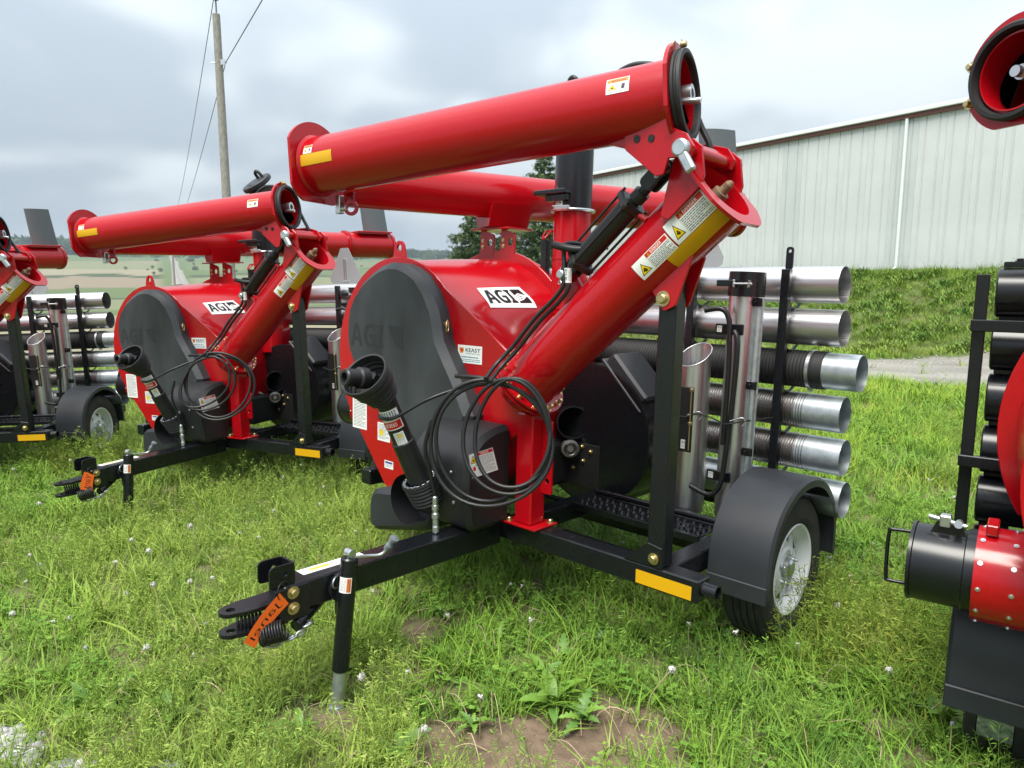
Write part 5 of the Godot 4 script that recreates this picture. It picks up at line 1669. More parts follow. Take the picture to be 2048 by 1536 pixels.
func ring_at(rings: Array, i0: int, f: float, C: Vector2, dir: Vector2) -> Vector3:
	var best := Vector3.ZERO
	var far := -1.0
	for i in 120:
		var k := (i + 1) % 120
		var a: Vector3 = rings[i0][i].lerp(rings[i0 + 1][i], f)
		var e: Vector3 = rings[i0][k].lerp(rings[i0 + 1][k], f)
		var hit = Geometry2D.segment_intersects_segment(C, C + dir * 3.0, Vector2(a.x, a.y), Vector2(e.x, e.y))
		if hit != null:
			var d: float = (hit - C).length()
			if d > far:
				far = d
				best = Vector3(hit.x, hit.y, a.z)
	return best

func flight(b: MB, o: Vector3, d: Vector3, r: float, l: float, turns: float) -> void:
	var fr := frame(o, d)
	var n := int(turns * 28)
	var base := b.v.size()
	for i in range(n + 1):
		var a := TAU * turns * i / n
		var z := l * i / n
		var rad := Vector3(cos(a), sin(a), 0)
		var nn := fr.basis * Vector3(sin(a) * l / (TAU * turns * r), -cos(a) * l / (TAU * turns * r), 1.0).normalized()
		b.add(fr * (rad * 0.03 + Vector3(0, 0, z)), nn)
		b.add(fr * (rad * r + Vector3(0, 0, z)), nn)
	for i in n:
		var q := base + i * 2
		b.three(q, q + 2, q + 3); b.three(q, q + 3, q + 1)

# ---------------------------------------------------------------- the row of machines and what is stowed on them
func make_machines() -> void:
	var spots := [
		[Vector3(0.531, 0.003, -3.754), Vector3(-1.863, -43.17, -0.2), "red grain vacuum on black trailer, its tongue jack beside the bare soil patch", "tag_a"],
		[Vector3(-1.911, -0.119, -6.364), Vector3(0.0, -27.54, 1.365), "red grain vacuum standing between two others, long grass under its tongue", "tag_b"],
		[Vector3(-5.231, -0.239, -7.164), Vector3(0.64, 1.39, 1.733), "red grain vacuum at the end of the row overlooking the fields", ""],
		[Vector3(2.958, -0.039, -1.51), Vector3(0, -36.5, 0), "red grain vacuum with capped side inlet, silver sticker on its tyre tread", ""]]
	var proto: Node3D = null
	for i in spots.size():
		var s: Array = spots[i]
		var o: Node3D
		if i == 0:
			o = make_vacuum(); proto = o
		else:
			o = proto.duplicate()
		o.name = numbered("grain_vacuum")
		add_child(o)
		o.position = s[0]
		o.rotation_degrees = s[1]
		meta(o, s[2], "grain vacuum", "red grain vacuums parked in a row")
		if i == 3:
			var t: Node3D = o.get_node("rear_auger_tube")
			t.transform = Transform3D(frame(Vector3.ZERO, Vector3(0.58, 0.0, -0.82)).basis, Vector3(-1.62, 2.38, -0.12))
			var b := MB.new()
			b.wrap(Vector3(-1.41, 0.33, 0), Vector3.LEFT, Vector3(0, -0.30, 0.95), 0.3385, -0.2, 0.2, 0.02, 0.12, 6)
			part(b, "tread_sticker", M.sticker_silver, o)
		stow(o, i)
		if i == 1 or i == 2:
			# every operator hangs the hose a little differently
			var coil: Node3D = o.get_node("hydraulic_hoses/hose_coil")
			var ctr := Vector3(0.09, 0.92, 1.0)
			var spin := Basis(Vector3(0.52, 0.10, 0.85).normalized(), 2.4 if i == 1 else 0.9) * Basis.from_scale(Vector3(1, 1, 1) * (0.96 if i == 1 else 0.9))
			coil.transform = Transform3D(spin, ctr - spin * ctr + Vector3(0, 0.02, 0))
		if i == 3:
			for k in 3:      # on the others this joint is bolted up behind the upper tube's flange
				var tubes: Node3D = get_node("grain_vacuum" if k == 0 else "grain_vacuum_%03d" % k).get_node("rear_auger_tube")
				for c in ["flange", "gasket", "bolt", "bolt2", "bolt3", "bolt4"]:
					if tubes.has_node(c):
						var gone := tubes.get_node(c)
						tubes.remove_child(gone); gone.free()
		if s[3]:
			var b := MB.new()
			var q: Array = []
			if i == 0:
				q = [Vector3(-0.075, 0.455, 1.93), Vector3(-0.075, 0.405, 1.895), Vector3(-0.06, 0.29, 2.035), Vector3(-0.06, 0.325, 2.075)]
			else:
				q = [Vector3(-0.07, 0.47, 1.96), Vector3(-0.06, 0.43, 1.90), Vector3(-0.05, 0.33, 1.93), Vector3(-0.055, 0.36, 2.01)]
			for k in 4:
				q[k] = o.transform * q[k]
			# a stiff card with a slight bow
			var n := 6
			var base := b.v.size()
			var nn: Vector3 = (q[1] - q[0]).cross(q[3] - q[0]).normalized()
			for r in range(n + 1):
				var f := float(r) / n
				var bow := nn * 0.012 * sin(PI * f)
				b.add(q[0].lerp(q[3], f) + bow, nn, Vector2(1, f)); b.add(q[1].lerp(q[2], f) + bow, nn, Vector2(0, f))
			for r in n:
				var k := base + r * 2
				b.three(k, k + 1, k + 3); b.three(k, k + 3, k + 2)
			var tag := thing("hang_tag", "orange handwritten card tag hanging from the middle machine's tongue clevis", "tag")
			if i == 0: tag.set_meta("label", "orange handwritten card tag on the hitch whose jack stands on bare soil")
			part(b, "card", M[s[3]], tag)
			b = MB.new()
			var lp := []
			for r in 17:
				var a := TAU * r / 16.0
				lp.append(o.transform * (Vector3(-0.085, 0.455, 1.91) + Vector3(0.012 * cos(a), 0.034 * sin(a), 0.03 * cos(a))))
			b.sweep(lp, 0.002, 5)
			part(b, "wire_loop", M.hose, tag)

func stow(o: Node3D, which: int) -> void:
	var T := o.transform
	var where: String = ["behind the jack on bare soil", "of the middle machine", "of the field-end machine", "of the machine with stickered tyre"][which]
	var kinds := [
		["suction_pipe", "topmost polished aluminium suction pipe on the rack ", "alu", 1.01],
		["suction_pipe", "second aluminium suction pipe from the top on the rack ", "alu", 1.026],
		["suction_hose", "black ribbed suction hose with galvanised end on the rack ", "hose", 1.12],
		["metal_hose", "upper ribbed metal hose with galvanised end on the rack ", "flex", 1.06],
		["metal_hose", "lower ribbed metal hose with galvanised end on the rack ", "flex", 1.075],
		["galvanised_pipe", "bottom galvanised pipe on the rack ", "galv", 1.09]]
	for k in 6:
		var q: Array = kinds[k]
		var y := 1.62 - k * 0.205
		var z := -0.375
		var xr: float = q[3]
		var xl := -1.575
		var t := thing(q[0], q[1] + where, "pipe" if k in [0, 1, 5] else "hose", "pipes and hoses stowed on the racks")
		t.transform = T
		var b: MB
		if q[2] == "alu" or q[2] == "galv":
			b = MB.new(); b.pipe(Vector3(xl, y, z), Vector3(xr, y, z), 0.0885, 0.0865, 44)
			part(b, "pipe_wall", M.alu if q[2] == "alu" else M.galv, t)
		else:
			var xm := xr - (0.17 if k != 2 else 0.16)
			b = MB.new()
			var n := 150 if k == 2 else 190
			var R0 := 0.092 if k == 2 else 0.0885
			var pitch := (xm - xl) / n
			var prof := []
			for i in n:
				prof.append(Vector2(R0 - 0.004, i * pitch)); prof.append(Vector2(R0, (i + 0.35) * pitch)); prof.append(Vector2(R0, (i + 0.65) * pitch))
			prof.append(Vector2(R0 - 0.004, n * pitch))
			b.lathe(Vector3(xl, y, z), Vector3.RIGHT, prof, 28)
			part(b, "ribbed_wall", M.rubber if k == 2 else M.alu_dull, t)
			b = MB.new(); b.pipe(Vector3(xm - 0.05, y, z), Vector3(xr, y, z), 0.0875, 0.0855, 44); part(b, "galvanised_end", M.galv, t)
			if k == 2:
				b = MB.new(); b.lathe(Vector3(xm - 0.075, y, z), Vector3.RIGHT, [Vector2(0.094, 0), Vector2(0.0965, 0.001), Vector2(0.0965, 0.017), Vector2(0.094, 0.018)], 40); b.box(Vector3(xm - 0.066, y - 0.1, z + 0.01), Vector3(0.02, 0.014, 0.03)); part(b, "hose_clamp", M.zinc, t)
				b = MB.new(); b.lathe(Vector3(xm - 0.05, y, z), Vector3.RIGHT, [Vector2(0.09, 0), Vector2(0.093, 0.004), Vector2(0.093, 0.05), Vector2(0.088, 0.052)], 40); part(b, "hose_cuff", M.rubber, t)
		# black coupler on the far end
		b = MB.new(); b.lathe(Vector3(xl + 0.13, y, z), Vector3.LEFT, [Vector2(0.088, 0), Vector2(0.095, 0.004), Vector2(0.095, 0.17), Vector2(0.088, 0.175), Vector2(0.07, 0.176)], 40); part(b, "coupler_sleeve", M.black, t)
		b = MB.new(); b.bx(xl - 0.03, xl + 0.07, y + 0.096, y + 0.118, z - 0.02, z + 0.02); bolt(b, Vector3(xl + 0.02, y + 0.118, z), Vector3.UP, 0.012, 0.012); part(b, "coupler_clamp", M.black, t)
	# two nozzles standing on the step
	var n1 := thing("suction_nozzle", "slant-cut aluminium nozzle standing on the step " + where, "nozzle", "nozzles standing on the steps")
	n1.transform = T
	var b := MB.new()
	var ra := []
	var rb := []
	for i in 41:
		var a := TAU * i / 40.0
		ra.append(Vector3(0.45 + cos(a) * 0.078, 0.48, -0.03 + sin(a) * 0.078))
		rb.append(Vector3(0.445 + cos(a) * 0.078, 1.265 + 0.055 * (cos(a) * 0.1 - sin(a) * 0.99), -0.03 + sin(a) * 0.078))
	b.loft([rb, ra], false)
	var rim := []
	for i in 41:
		rim.append(rb[i])
	b.sweep(rim, 0.0028, 6)
	part(b, "nozzle_tube", M.alu, n1)
	b = MB.new(); b.bx(0.40, 0.495, 0.79, 1.11, 0.049, 0.056, 0.003); part(b, "slide_gate", M.dark, n1)
	b = MB.new(); b.tube(Vector3(0.485, 1.10, 0.06), Vector3(0.485, 0.94, 0.06), 0.004, 8); b.tube(Vector3(0.485, 0.93, 0.06), Vector3(0.485, 0.80, 0.06), 0.004, 8); bolt(b, Vector3(0.485, 1.10, 0.056), Vector3.BACK, 0.008); bolt(b, Vector3(0.485, 0.935, 0.056), Vector3.BACK, 0.008); part(b, "gate_rod", M.brass, n1)
	b = MB.new(); b.quad(Vector3(0.44, 0.805, 0.0575), Vector3(0.463, 0.805, 0.0575), Vector3(0.463, 0.85, 0.0575), Vector3(0.44, 0.85, 0.0575)); part(b, "paper_label", M.barcode, n1)
	var n2 := thing("suction_nozzle", "tall aluminium nozzle with black clamp collar on the step " + where, "nozzle", "nozzles standing on the steps")
	n2.transform = T
	b = MB.new(); b.pipe(Vector3(0.645, 0.48, -0.08), Vector3(0.655, 1.57, -0.08), 0.068, 0.066, 40); part(b, "nozzle_tube", M.alu, n2)
	b = MB.new(); b.pipe(Vector3(0.727, 0.60, -0.075), Vector3(0.735, 1.55, -0.075), 0.024, 0.022, 20); part(b, "air_tube", M.galv, n2)
	b = MB.new(); b.pipe(Vector3(0.665, 1.555, -0.08), Vector3(0.668, 1.67, -0.08), 0.085, 0.07, 40); b.bx(0.56, 0.65, 1.60, 1.63, 0.0, 0.02); part(b, "clamp_collar", M.black, n2)
	b = MB.new(); b.tube(Vector3(0.65, 1.612, 0.02), Vector3(0.735, 1.612, 0.02), 0.006, 8); b.bx(0.643, 0.653, 1.595, 1.632, 0.01, 0.026); b.tube(Vector3(0.72, 1.597, 0.02), Vector3(0.726, 1.628, 0.022), 0.006, 8); part(b, "clamp_bolt", M.zinc, n2)
	for y in [1.53, 1.14, 0.82]:
		b = MB.new(); b.bx(0.70, 0.76, y - 0.02, y + 0.02, -0.055, -0.045); bolt(b, Vector3(0.73, y, -0.045), Vector3.BACK, 0.007); part(b, "strap", M.black, n2)
	for q in [[1.40, 0.56, 0.70], [0.69, 0.56, 0.68]]:
		b = MB.new(); b.bx(q[1], q[2], q[0] - 0.025, q[0] + 0.025, -0.008, 0.004, 0.003); part(b, "handle_bracket", M.black, n2)
		b = MB.new(); b.quad(Vector3(q[1] + 0.01, q[0] - 0.015, 0.0055), Vector3(q[1] + 0.035, q[0] - 0.015, 0.0055), Vector3(q[1] + 0.035, q[0] + 0.015, 0.0055), Vector3(q[1] + 0.01, q[0] + 0.015, 0.0055)); part(b, "paper_label", M.barcode, n2)
	b = MB.new()
	b.sweep(smooth_path([Vector3(0.525, 1.485, 0.05), Vector3(0.60, 1.495, 0.04), Vector3(0.635, 1.46, 0.03), Vector3(0.645, 1.38, 0.025), Vector3(0.65, 1.20, 0.022), Vector3(0.645, 0.85, 0.022)], 8), 0.0125, 10)
	b.sweep(smooth_path([Vector3(0.665, 1.395, 0.02), Vector3(0.69, 1.33, 0.03), Vector3(0.685, 1.1, 0.03), Vector3(0.665, 0.80, 0.03), Vector3(0.65, 0.66, 0.035), Vector3(0.60, 0.60, 0.04), Vector3(0.50, 0.625, 0.05)], 8), 0.0125, 10)
	part(b, "bent_handle", M.hose, n2)
	var el := thing("elastic_cord", "thin black elastic cord hooked round the nozzles " + where, "cord", "elastic cords holding the nozzles")
	el.transform = T
	b = MB.new(); b.sweep(smooth_path([Vector3(0.36, 0.985, 0.07), Vector3(0.45, 0.965, 0.07), Vector3(0.52, 0.985, 0.04), Vector3(0.60, 0.965, 0.02), Vector3(0.66, 0.955, 0.05), Vector3(0.72, 0.97, 0.0), Vector3(0.78, 0.975, -0.22)], 8), 0.004, 6); part(b, "cord", M.hose, el)
	b = MB.new()
	for x in [0.52, 0.74]:
		b.sweep(smooth_path([Vector3(x - 0.05, 0.975, 0.06), Vector3(x, 0.995, 0.04), Vector3(x + 0.012, 0.975, 0.03), Vector3(x, 0.955, 0.035)], 5), 0.003, 6)
	part(b, "hook", M.zinc, el)

# ---------------------------------------------------------------- trees
func spruce(at: Vector3, h: float, wide: float, sd: int, label: String) -> void:
	var o := thing("spruce_tree", label, "tree", "spruces beside the steel building")
	o.position = at
	var rng := RandomNumberGenerator.new()
	rng.seed = sd
	var b := MB.new()
	b.lathe(Vector3(0, -0.2, 0), Vector3.UP, [Vector2(0.2, 0), Vector2(0.15, 1.0), Vector2(0.02, h)], 12)
	var crown := MB.new()
	var y := 0.5
	while y < h - 0.1:
		var f := y / h
		var reach := wide * (pow(1.0 - f, 0.75) * 0.96 + 0.06) * rng.randf_range(0.8, 1.12)
		var nb := 7 if f < 0.8 else 5
		var spin := rng.randf() * TAU
		for k in nb:
			var a := spin + TAU * (k + rng.randf_range(-0.3, 0.3)) / nb
			var l := reach * rng.randf_range(0.7, 1.12)
			var tip := rng.randf_range(0.0, 0.28) * l * (0.4 + f)
			var p0 := Vector3(0, y, 0)
			var p1 := Vector3(cos(a) * l, y - 0.16 * l + tip, sin(a) * l)
			var pm := p0.lerp(p1, 0.55) + Vector3(0, -0.05 * l, 0)
			b.sweep([p0, pm, p1], 0.014 + 0.012 * (1.0 - f), 4)
			var n := int(l * 26) + 8
			for i in n:
				var t := pow(rng.randf(), 0.62)
				var c := p0.lerp(pm, t * 2.0) if t < 0.5 else pm.lerp(p1, t * 2.0 - 1.0)
				var spread := l * 0.20 * (0.35 + t)
				c += Vector3(rng.randf_range(-1, 1) * spread, rng.randf_range(-0.6, 0.35) * spread, rng.randf_range(-1, 1) * spread)
				var s := rng.randf_range(0.75, 1.3)
				var bs := Basis.from_euler(Vector3(rng.randf_range(-0.7, 0.9), rng.randf() * TAU, rng.randf_range(-0.6, 0.6))).scaled(Vector3(s, s, s))
				var g := rng.randf()
				crown.col = Color(0.05, 0.085, 0.03).lerp(Color(0.15, 0.23, 0.075), g)
				var tx := Transform3D(bs, c)
				for e in sprig:
					crown.face([tx * e[0], tx * e[1], tx * e[2]], Vector3.UP)
		y += 0.22 + 0.08 * rng.randf()
	part(b, "trunk", M.bark, o)
	part(crown, "crown", M.needle, o, true)

var sprig := []

func make_trees() -> void:
	var rng := RandomNumberGenerator.new()
	rng.seed = 3
	# a spray of needles: short twigs set with thin blades
	for k in 11:
		var d := Vector3(rng.randf_range(-0.9, 0.9), rng.randf_range(-0.5, 0.7), rng.randf_range(0.1, 1.0)).normalized()
		var c := Vector3(rng.randf_range(-0.05, 0.05), rng.randf_range(-0.04, 0.04), rng.randf_range(-0.08, 0.06))
		var e := d.cross(Vector3(0.2, 1, 0.1)).normalized() * 0.017
		sprig.append([c - e, c + e, c + d * rng.randf_range(0.10, 0.19)])
	var A := Vector3(1.75, 0, -40.0)
	A.y = gh(A.x, A.z)
	spruce(A, 8.75 - A.y, 2.2, 21, "tall spruce tree with its top above the red tubes, by the building corner")
	var B := Vector3(-2.3, 0, -41.5)
	B.y = gh(B.x, B.z)
	spruce(B, 5.75 - B.y, 2.0, 22, "short broad spruce tree standing beside a taller one")
	var D := Vector3(-0.35, 0, -44.0)
	D.y = gh(D.x, D.z)
	spruce(D, 5.0 - D.y, 2.3, 23, "spruce tree half hidden behind two others at the building corner")
	far_wood()

# leafy clump for trees that stand far off
func far_wood() -> void:
	var rng := RandomNumberGenerator.new()
	rng.seed = 31
	var meshes := []
	for k in 3:
		var b := MB.new()
		for i in 150:
			var d := Vector3(rng.randf_range(-1, 1), rng.randf_range(-1, 1), rng.randf_range(-1, 1))
			if d.length() > 1.0:
				d = d.normalized() * pow(rng.randf(), 0.3)
			var lump := 1.0 + 0.25 * sin(d.x * 4.0 + k * 2.0) * cos(d.z * 5.0)
			var c := Vector3(d.x * 0.5 * lump, 0.55 + d.y * 0.45 * lump, d.z * 0.5 * lump)
			var s := rng.randf_range(0.05, 0.10)
			var u := Vector3(rng.randf_range(-1, 1), rng.randf_range(-1, 1), rng.randf_range(-1, 1)).normalized()
			var w := MB.side(u, Vector3(0.3, 0.8, 0.2))
			var g := rng.randf_range(0.7, 1.25)
			b.col = Color(g, g, g)
			b.face([c - u * s, c + w * s * 0.8, c + u * s, c - w * s * 0.8], Vector3.UP)
		b.col = Color(0.8, 0.6, 0.5)
		b.tube(Vector3(0, 0, 0), Vector3(0, 0.5, 0), 0.03, 5)
		meshes.append(b.mesh(true))
	var spots := []
	for i in 1000:
		var d := rng.randf_range(1040.0, 1330.0)
		var ta := rng.randf_range(-0.72, 0.02)
		if ta > -0.50 and rng.randf() < 0.55: continue
		if absf(ta + 0.473) < 0.006: continue
		spots.append([ta * d, -d, rng.randf_range(9.0, 17.0) * (1.7 if ta < -0.50 else 1.0)])
	for i in 44:       # hedges between the fields
		var q: float = [255.0, 484.0, 632.0, 800.0][i % 4]
		var ta := rng.randf_range(-0.75, -0.1)
		if absf(ta + 0.467) < 0.012: continue
		var dd := q / (1.0 + lumps.get_noise_2d(ta * q * 0.02, -q * 0.02) * 0.1)
		if rng.randf() < 0.35:
			spots.append([ta * dd, -dd, rng.randf_range(1.2, 2.6) * q / 500.0])
	for i in 10:       # scrub by the far road
		var d := rng.randf_range(420.0, 950.0)
		spots.append([d * (-0.467 + (rng.randf_range(0.018, 0.03) if i % 2 == 0 else rng.randf_range(-0.035, -0.018))), -d, rng.randf_range(2.0, 5.0)])
	for k in 3:
		var mm := MultiMesh.new()
		mm.transform_format = MultiMesh.TRANSFORM_3D
		mm.use_colors = true
		mm.mesh = meshes[k]
		var mine := []
		for i in spots.size():
			if i % 3 == k: mine.append(spots[i])
		mm.instance_count = mine.size()
		for i in mine.size():
			var q: Array = mine[i]
			var s: float = q[2]
			mm.set_instance_transform(i, Transform3D(Basis(Vector3.UP, rng.randf() * TAU).scaled(Vector3(s * rng.randf_range(0.9, 1.5), s, s)), gp(q[0], q[1], -0.05 * s)))
			mm.set_instance_color(i, Color(0.045, 0.075, 0.03).lerp(Color(0.09, 0.12, 0.05), rng.randf()))
		var mi := MultiMeshInstance3D.new()
		mi.name = "far_trees" if k == 0 else "far_trees_%03d" % k
		mi.multimesh = mm
		mi.material_override = M.far_leaf
		add_child(mi)
		meta(mi, ["far-off belt of broadleaf trees along the hill crest and hedges", "far-off rounded trees mixed into the hill crest belt", "far-off taller trees mixed into the hill crest belt"][k], "trees", "", "stuff")

# ---------------------------------------------------------------- grass and weeds
func blade(b: MB, rng: RandomNumberGenerator, o: Vector3, h: float, w: float, lean: float, tint: Color) -> void:
	var a := rng.randf() * TAU
	var d := Vector3(cos(a), 0, sin(a))
	var s := Vector3(-d.z, 0, d.x).rotated(Vector3.UP, rng.randf_range(-0.6, 0.6)) * w
	b.col = tint
	var pts := []
	for k in 4:
		var f := k / 3.0
		pts.append(o + Vector3.UP * h * (f - 0.32 * lean * f * f) + d * h * lean * f * f)
	var i0 := b.v.size()
	var nn := Vector3.UP
	for k in 3:
		var ww := 1.0 - 0.25 * k
		nn = (s * 2.0).cross(pts[k + 1] - pts[k]).normalized()
		b.add(pts[k] - s * ww, nn); b.add(pts[k] + s * ww, nn)
	b.add(pts[3], nn)
	b.three(i0, i0 + 1, i0 + 3); b.three(i0, i0 + 3, i0 + 2)
	b.three(i0 + 2, i0 + 3, i0 + 5); b.three(i0 + 2, i0 + 5, i0 + 4)
	b.three(i0 + 4, i0 + 5, i0 + 6)

func tuft(sd: int, n: int, spread: float, h0: float, h1: float, w: float, dry := 0.08) -> ArrayMesh:
	var rng := RandomNumberGenerator.new()
	rng.seed = sd
	var b := MB.new()
	for k in n:
		var g := rng.randf_range(0.7, 1.3)
		var t := Color(g, g * rng.randf_range(0.96, 1.06), g * rng.randf_range(0.8, 1.1))
		if rng.randf() < dry:
			t = Color(1.9, 1.15, 3.4) * rng.randf_range(0.6, 1.0)
		var q := Vector2.from_angle(rng.randf() * TAU) * spread * sqrt(rng.randf())
		blade(b, rng, Vector3(q.x, -0.01, q.y), rng.randf_range(h0, h1), w * rng.randf_range(0.7, 1.3), rng.randf_range(0.15, 1.25), t)
	return b.mesh(true)

func seedgrass(sd: int) -> ArrayMesh:
	var rng := RandomNumberGenerator.new()
	rng.seed = sd
	var b := MB.new()
	for k in 4:
		var a := rng.randf() * TAU
		var d := Vector3(cos(a), 0, sin(a))
		var h := rng.randf_range(0.15, 0.27)
		var o := Vector3(rng.randf_range(-0.03, 0.03), 0, rng.randf_range(-0.03, 0.03))
		var top := o + Vector3(0, h, 0) + d * h * 0.3
		b.col = Color(1.25, 1.15, 1.3)
		b.sweep([o, o.lerp(top, 0.5) - d * h * 0.04, top], 0.0008, 3)
		for i in 16:
			var f := rng.randf_range(0.62, 1.0)
			var c := o.lerp(top, f)
			var e := Vector3(rng.randf_range(-1, 1), rng.randf_range(-0.2, 0.8), rng.randf_range(-1, 1)).normalized() * (1.08 - f) * 0.075
			var p := c + e
			var s := Vector3(rng.randf_range(-1, 1), rng.randf_range(-1, 1), rng.randf_range(-1, 1)).normalized() * 0.0022
			b.col = Color(1.9, 1.6, 2.4) * rng.randf_range(0.7, 1.1)
			b.face([c, p - s, p + e.normalized() * 0.006, p + s], Vector3.UP)
	return b.mesh(true)

func clover(sd: int) -> ArrayMesh:
	var rng := RandomNumberGenerator.new()
	rng.seed = sd
	var b := MB.new()
	for k in 9:
		var q := Vector2.from_angle(rng.randf() * TAU) * 0.055 * sqrt(rng.randf())
		var c := Vector3(q.x, rng.randf_range(0.02, 0.07), q.y)
		var g := rng.randf_range(0.75, 1.2)
		b.col = Color(g * 0.8, g, g)
		var sp := rng.randf() * TAU
		for i in 3:
			var a := sp + TAU * i / 3.0
			var d := Vector3(cos(a), rng.randf_range(-0.2, 0.3), sin(a)) * rng.randf_range(0.011, 0.017)
			var s := Vector3(-d.z, 0, d.x) * 0.62
			b.face([c, c + d * 0.6 + s, c + d, c + d * 0.6 - s], Vector3.UP)
	return b.mesh(true)

func scatter(called: String, label: String, category: String, mesh: ArrayMesh, m: Material, list: Array) -> void:
	if list.is_empty():
		return
	var mm := MultiMesh.new()
	mm.transform_format = MultiMesh.TRANSFORM_3D
	mm.use_colors = true
	mm.mesh = mesh
	mm.instance_count = list.size()
	for i in list.size():
		mm.set_instance_transform(i, list[i][0])
		mm.set_instance_color(i, list[i][1])
	var mi := MultiMeshInstance3D.new()
	mi.name = numbered(called)
	mi.multimesh = mm
	mi.material_override = m
	add_child(mi)
	meta(mi, label, category, "", "stuff")

var gravel_spots := []
func gravelly(x: float, z: float) -> float:
	var f := 0.0
	for s in gravel_spots:
		f = maxf(f, 1.0 - Vector2((x - s[0]) / s[2], (z - s[1]) / s[2]).length())
	return clampf((f + lumps.get_noise_2d(x * 5.0, z * 5.0 + 70.0) * 0.25) * 3.0, 0.0, 1.0)

func make_plants() -> void:
	for s in [[10, 1545, 0.13], [-60, 1510, 0.20], [110, 1560, 0.10], [-20, 1490, 0.07], [330, 1550, 0.05]]:
		var g := ground_at(s[0], s[1])
		gravel_spots.append([g.x, g.z, s[2]])
	var rng := RandomNumberGenerator.new()
	rng.seed = 77
	var kinds := [tuft(1, 12, 0.05, 0.05, 0.11, 0.0026), tuft(2, 12, 0.055, 0.06, 0.145, 0.0034), tuft(3, 8, 0.045, 0.09, 0.20, 0.0052, 0.04), tuft(4, 9, 0.05, 0.03, 0.08, 0.0022, 0.75), seedgrass(5), seedgrass(6), clover(7)]
	var lists := []
	for k in kinds.size():
		lists.append([])
	var patch := noise(0.35, 101, 3)
	var patch2 := noise(1.3, 102, 3)
	var bands := [[0.55, 3.2, 1500.0, 1.0], [3.2, 6.0, 900.0, 1.05], [6.0, 10.0, 430.0, 1.2], [10.0, 16.5, 170.0, 1.5], [16.5, 30.0, 42.0, 2.2]]
	for q in bands:
		var half := deg_to_rad(52.0)
		var area: float = half * (q[1] * q[1] - q[0] * q[0])
		var n := int(area * q[2])
		for i in n:
			var r := sqrt(lerpf(q[0] * q[0], q[1] * q[1], rng.randf()))
			var az := rng.randf_range(-half, half)
			var x := r * sin(az)
			var z := -r * cos(az)
			if r > 9.0 and road_dist(Vector2(x, z)) < 2.85 + 0.35 * patch2.get_noise_2d(x * 2.0, z * 2.0):
				if rng.randf() > 0.02: continue
			if bank_share(x, z) > 0.03: continue
			var ba := bare(x, z)
			if rng.randf() < ba * 0.97: continue
			if rng.randf() < gravelly(x, z) * 0.95: continue
			var pn := patch.get_noise_2d(x, z)
			var p2 := patch2.get_noise_2d(x, z)
			# pale seeding grass to the left and by the wheels, greener leafy turf elsewhere
			var seedy := smoothstep(-0.1, 0.4, pn + (0.35 if x < -0.4 else -0.12))
			var k := 0
			var u := rng.randf()
			if u < 0.05 + 0.14 * seedy: k = 4 + (i % 2)
			elif u < 0.15 + 0.12 * p2: k = 6
			elif u < 0.24: k = 3
			elif u < 0.58: k = 1
			elif u < 0.70 + 0.5 * maxf(p2, 0.0): k = 2
			if (k == 4 or k == 5) and r > 11.0: k = 1
			var sc: float = q[3] * rng.randf_range(0.7, 1.25) * (1.0 + 0.35 * maxf(p2, 0.0))
			if ba > 0.02: sc *= 0.75
			var lush := Color(0.185, 0.325, 0.046)
			var yellow := Color(0.31, 0.40, 0.085)
			var deep := Color(0.105, 0.225, 0.048)
			var c := lush.lerp(yellow, clampf(seedy * 0.8 + rng.randf_range(-0.25, 0.35), 0.0, 1.0)).lerp(deep, clampf(rng.randf_range(-0.5, 0.6) - p2 * 0.6, 0.0, 1.0))
			var y := gh(x, z)
			lists[k].append([Transform3D(Basis(Vector3.UP, rng.randf() * TAU).scaled(Vector3(sc, sc * (0.8 + 0.3 * rng.randf()), sc)), Vector3(x, y, z)), c])
	# weeds crowd round tyres and jack feet
	for q in [[1280, 1290, 0.20], [1.0, 0.0, 0.0]]:
		pass
	for s in [Vector3(1.55, 0, -3.0), Vector3(-4.2, 0, -6.8), Vector3(1.9, 0, -2.6)]:
		for i in 150:
			var p: Vector2 = Vector2(s.x, s.z) + Vector2.from_angle(rng.randf() * TAU) * rng.randf_range(0.06, 0.45)
			var sc := rng.randf_range(0.9, 1.5)
			lists[[2, 2, 4, 5, 1][i % 5]].append([Transform3D(Basis(Vector3.UP, rng.randf() * TAU).scaled(Vector3(sc, sc, sc)), gp(p.x, p.y)), Color(0.15, 0.25, 0.035).lerp(Color(0.27, 0.31, 0.06), rng.randf())])
	var words := [["lawn_grass", "short fine grass of the mown lot"], ["lawn_grass", "mid-length grass tufts of the lot"], ["lawn_grass", "longer leafy grass clumps scattered over the lot"], ["dry_grass", "dry straw-coloured grass thatch in the lot"], ["seeding_grass", "pale seeding meadow grass heads over the lot"], ["seeding_grass", "taller wispy seeding grass heads over the lot"], ["clover", "low clover leaves among the grass"]]
	for k in kinds.size():
		scatter(words[k][0], words[k][1], "grass" if k < 6 else "clover", kinds[k], M.grass, lists[k])
	# tall growth on the bank under the building and along the lane
	var bank := [tuft(11, 15, 0.18, 0.15, 0.5, 0.008, 0.06), tuft(12, 13, 0.24, 0.08, 0.32, 0.030, 0.02), tuft(13, 10, 0.1, 0.3, 0.75, 0.006, 0.2)]
	var bl := [[], [], []]
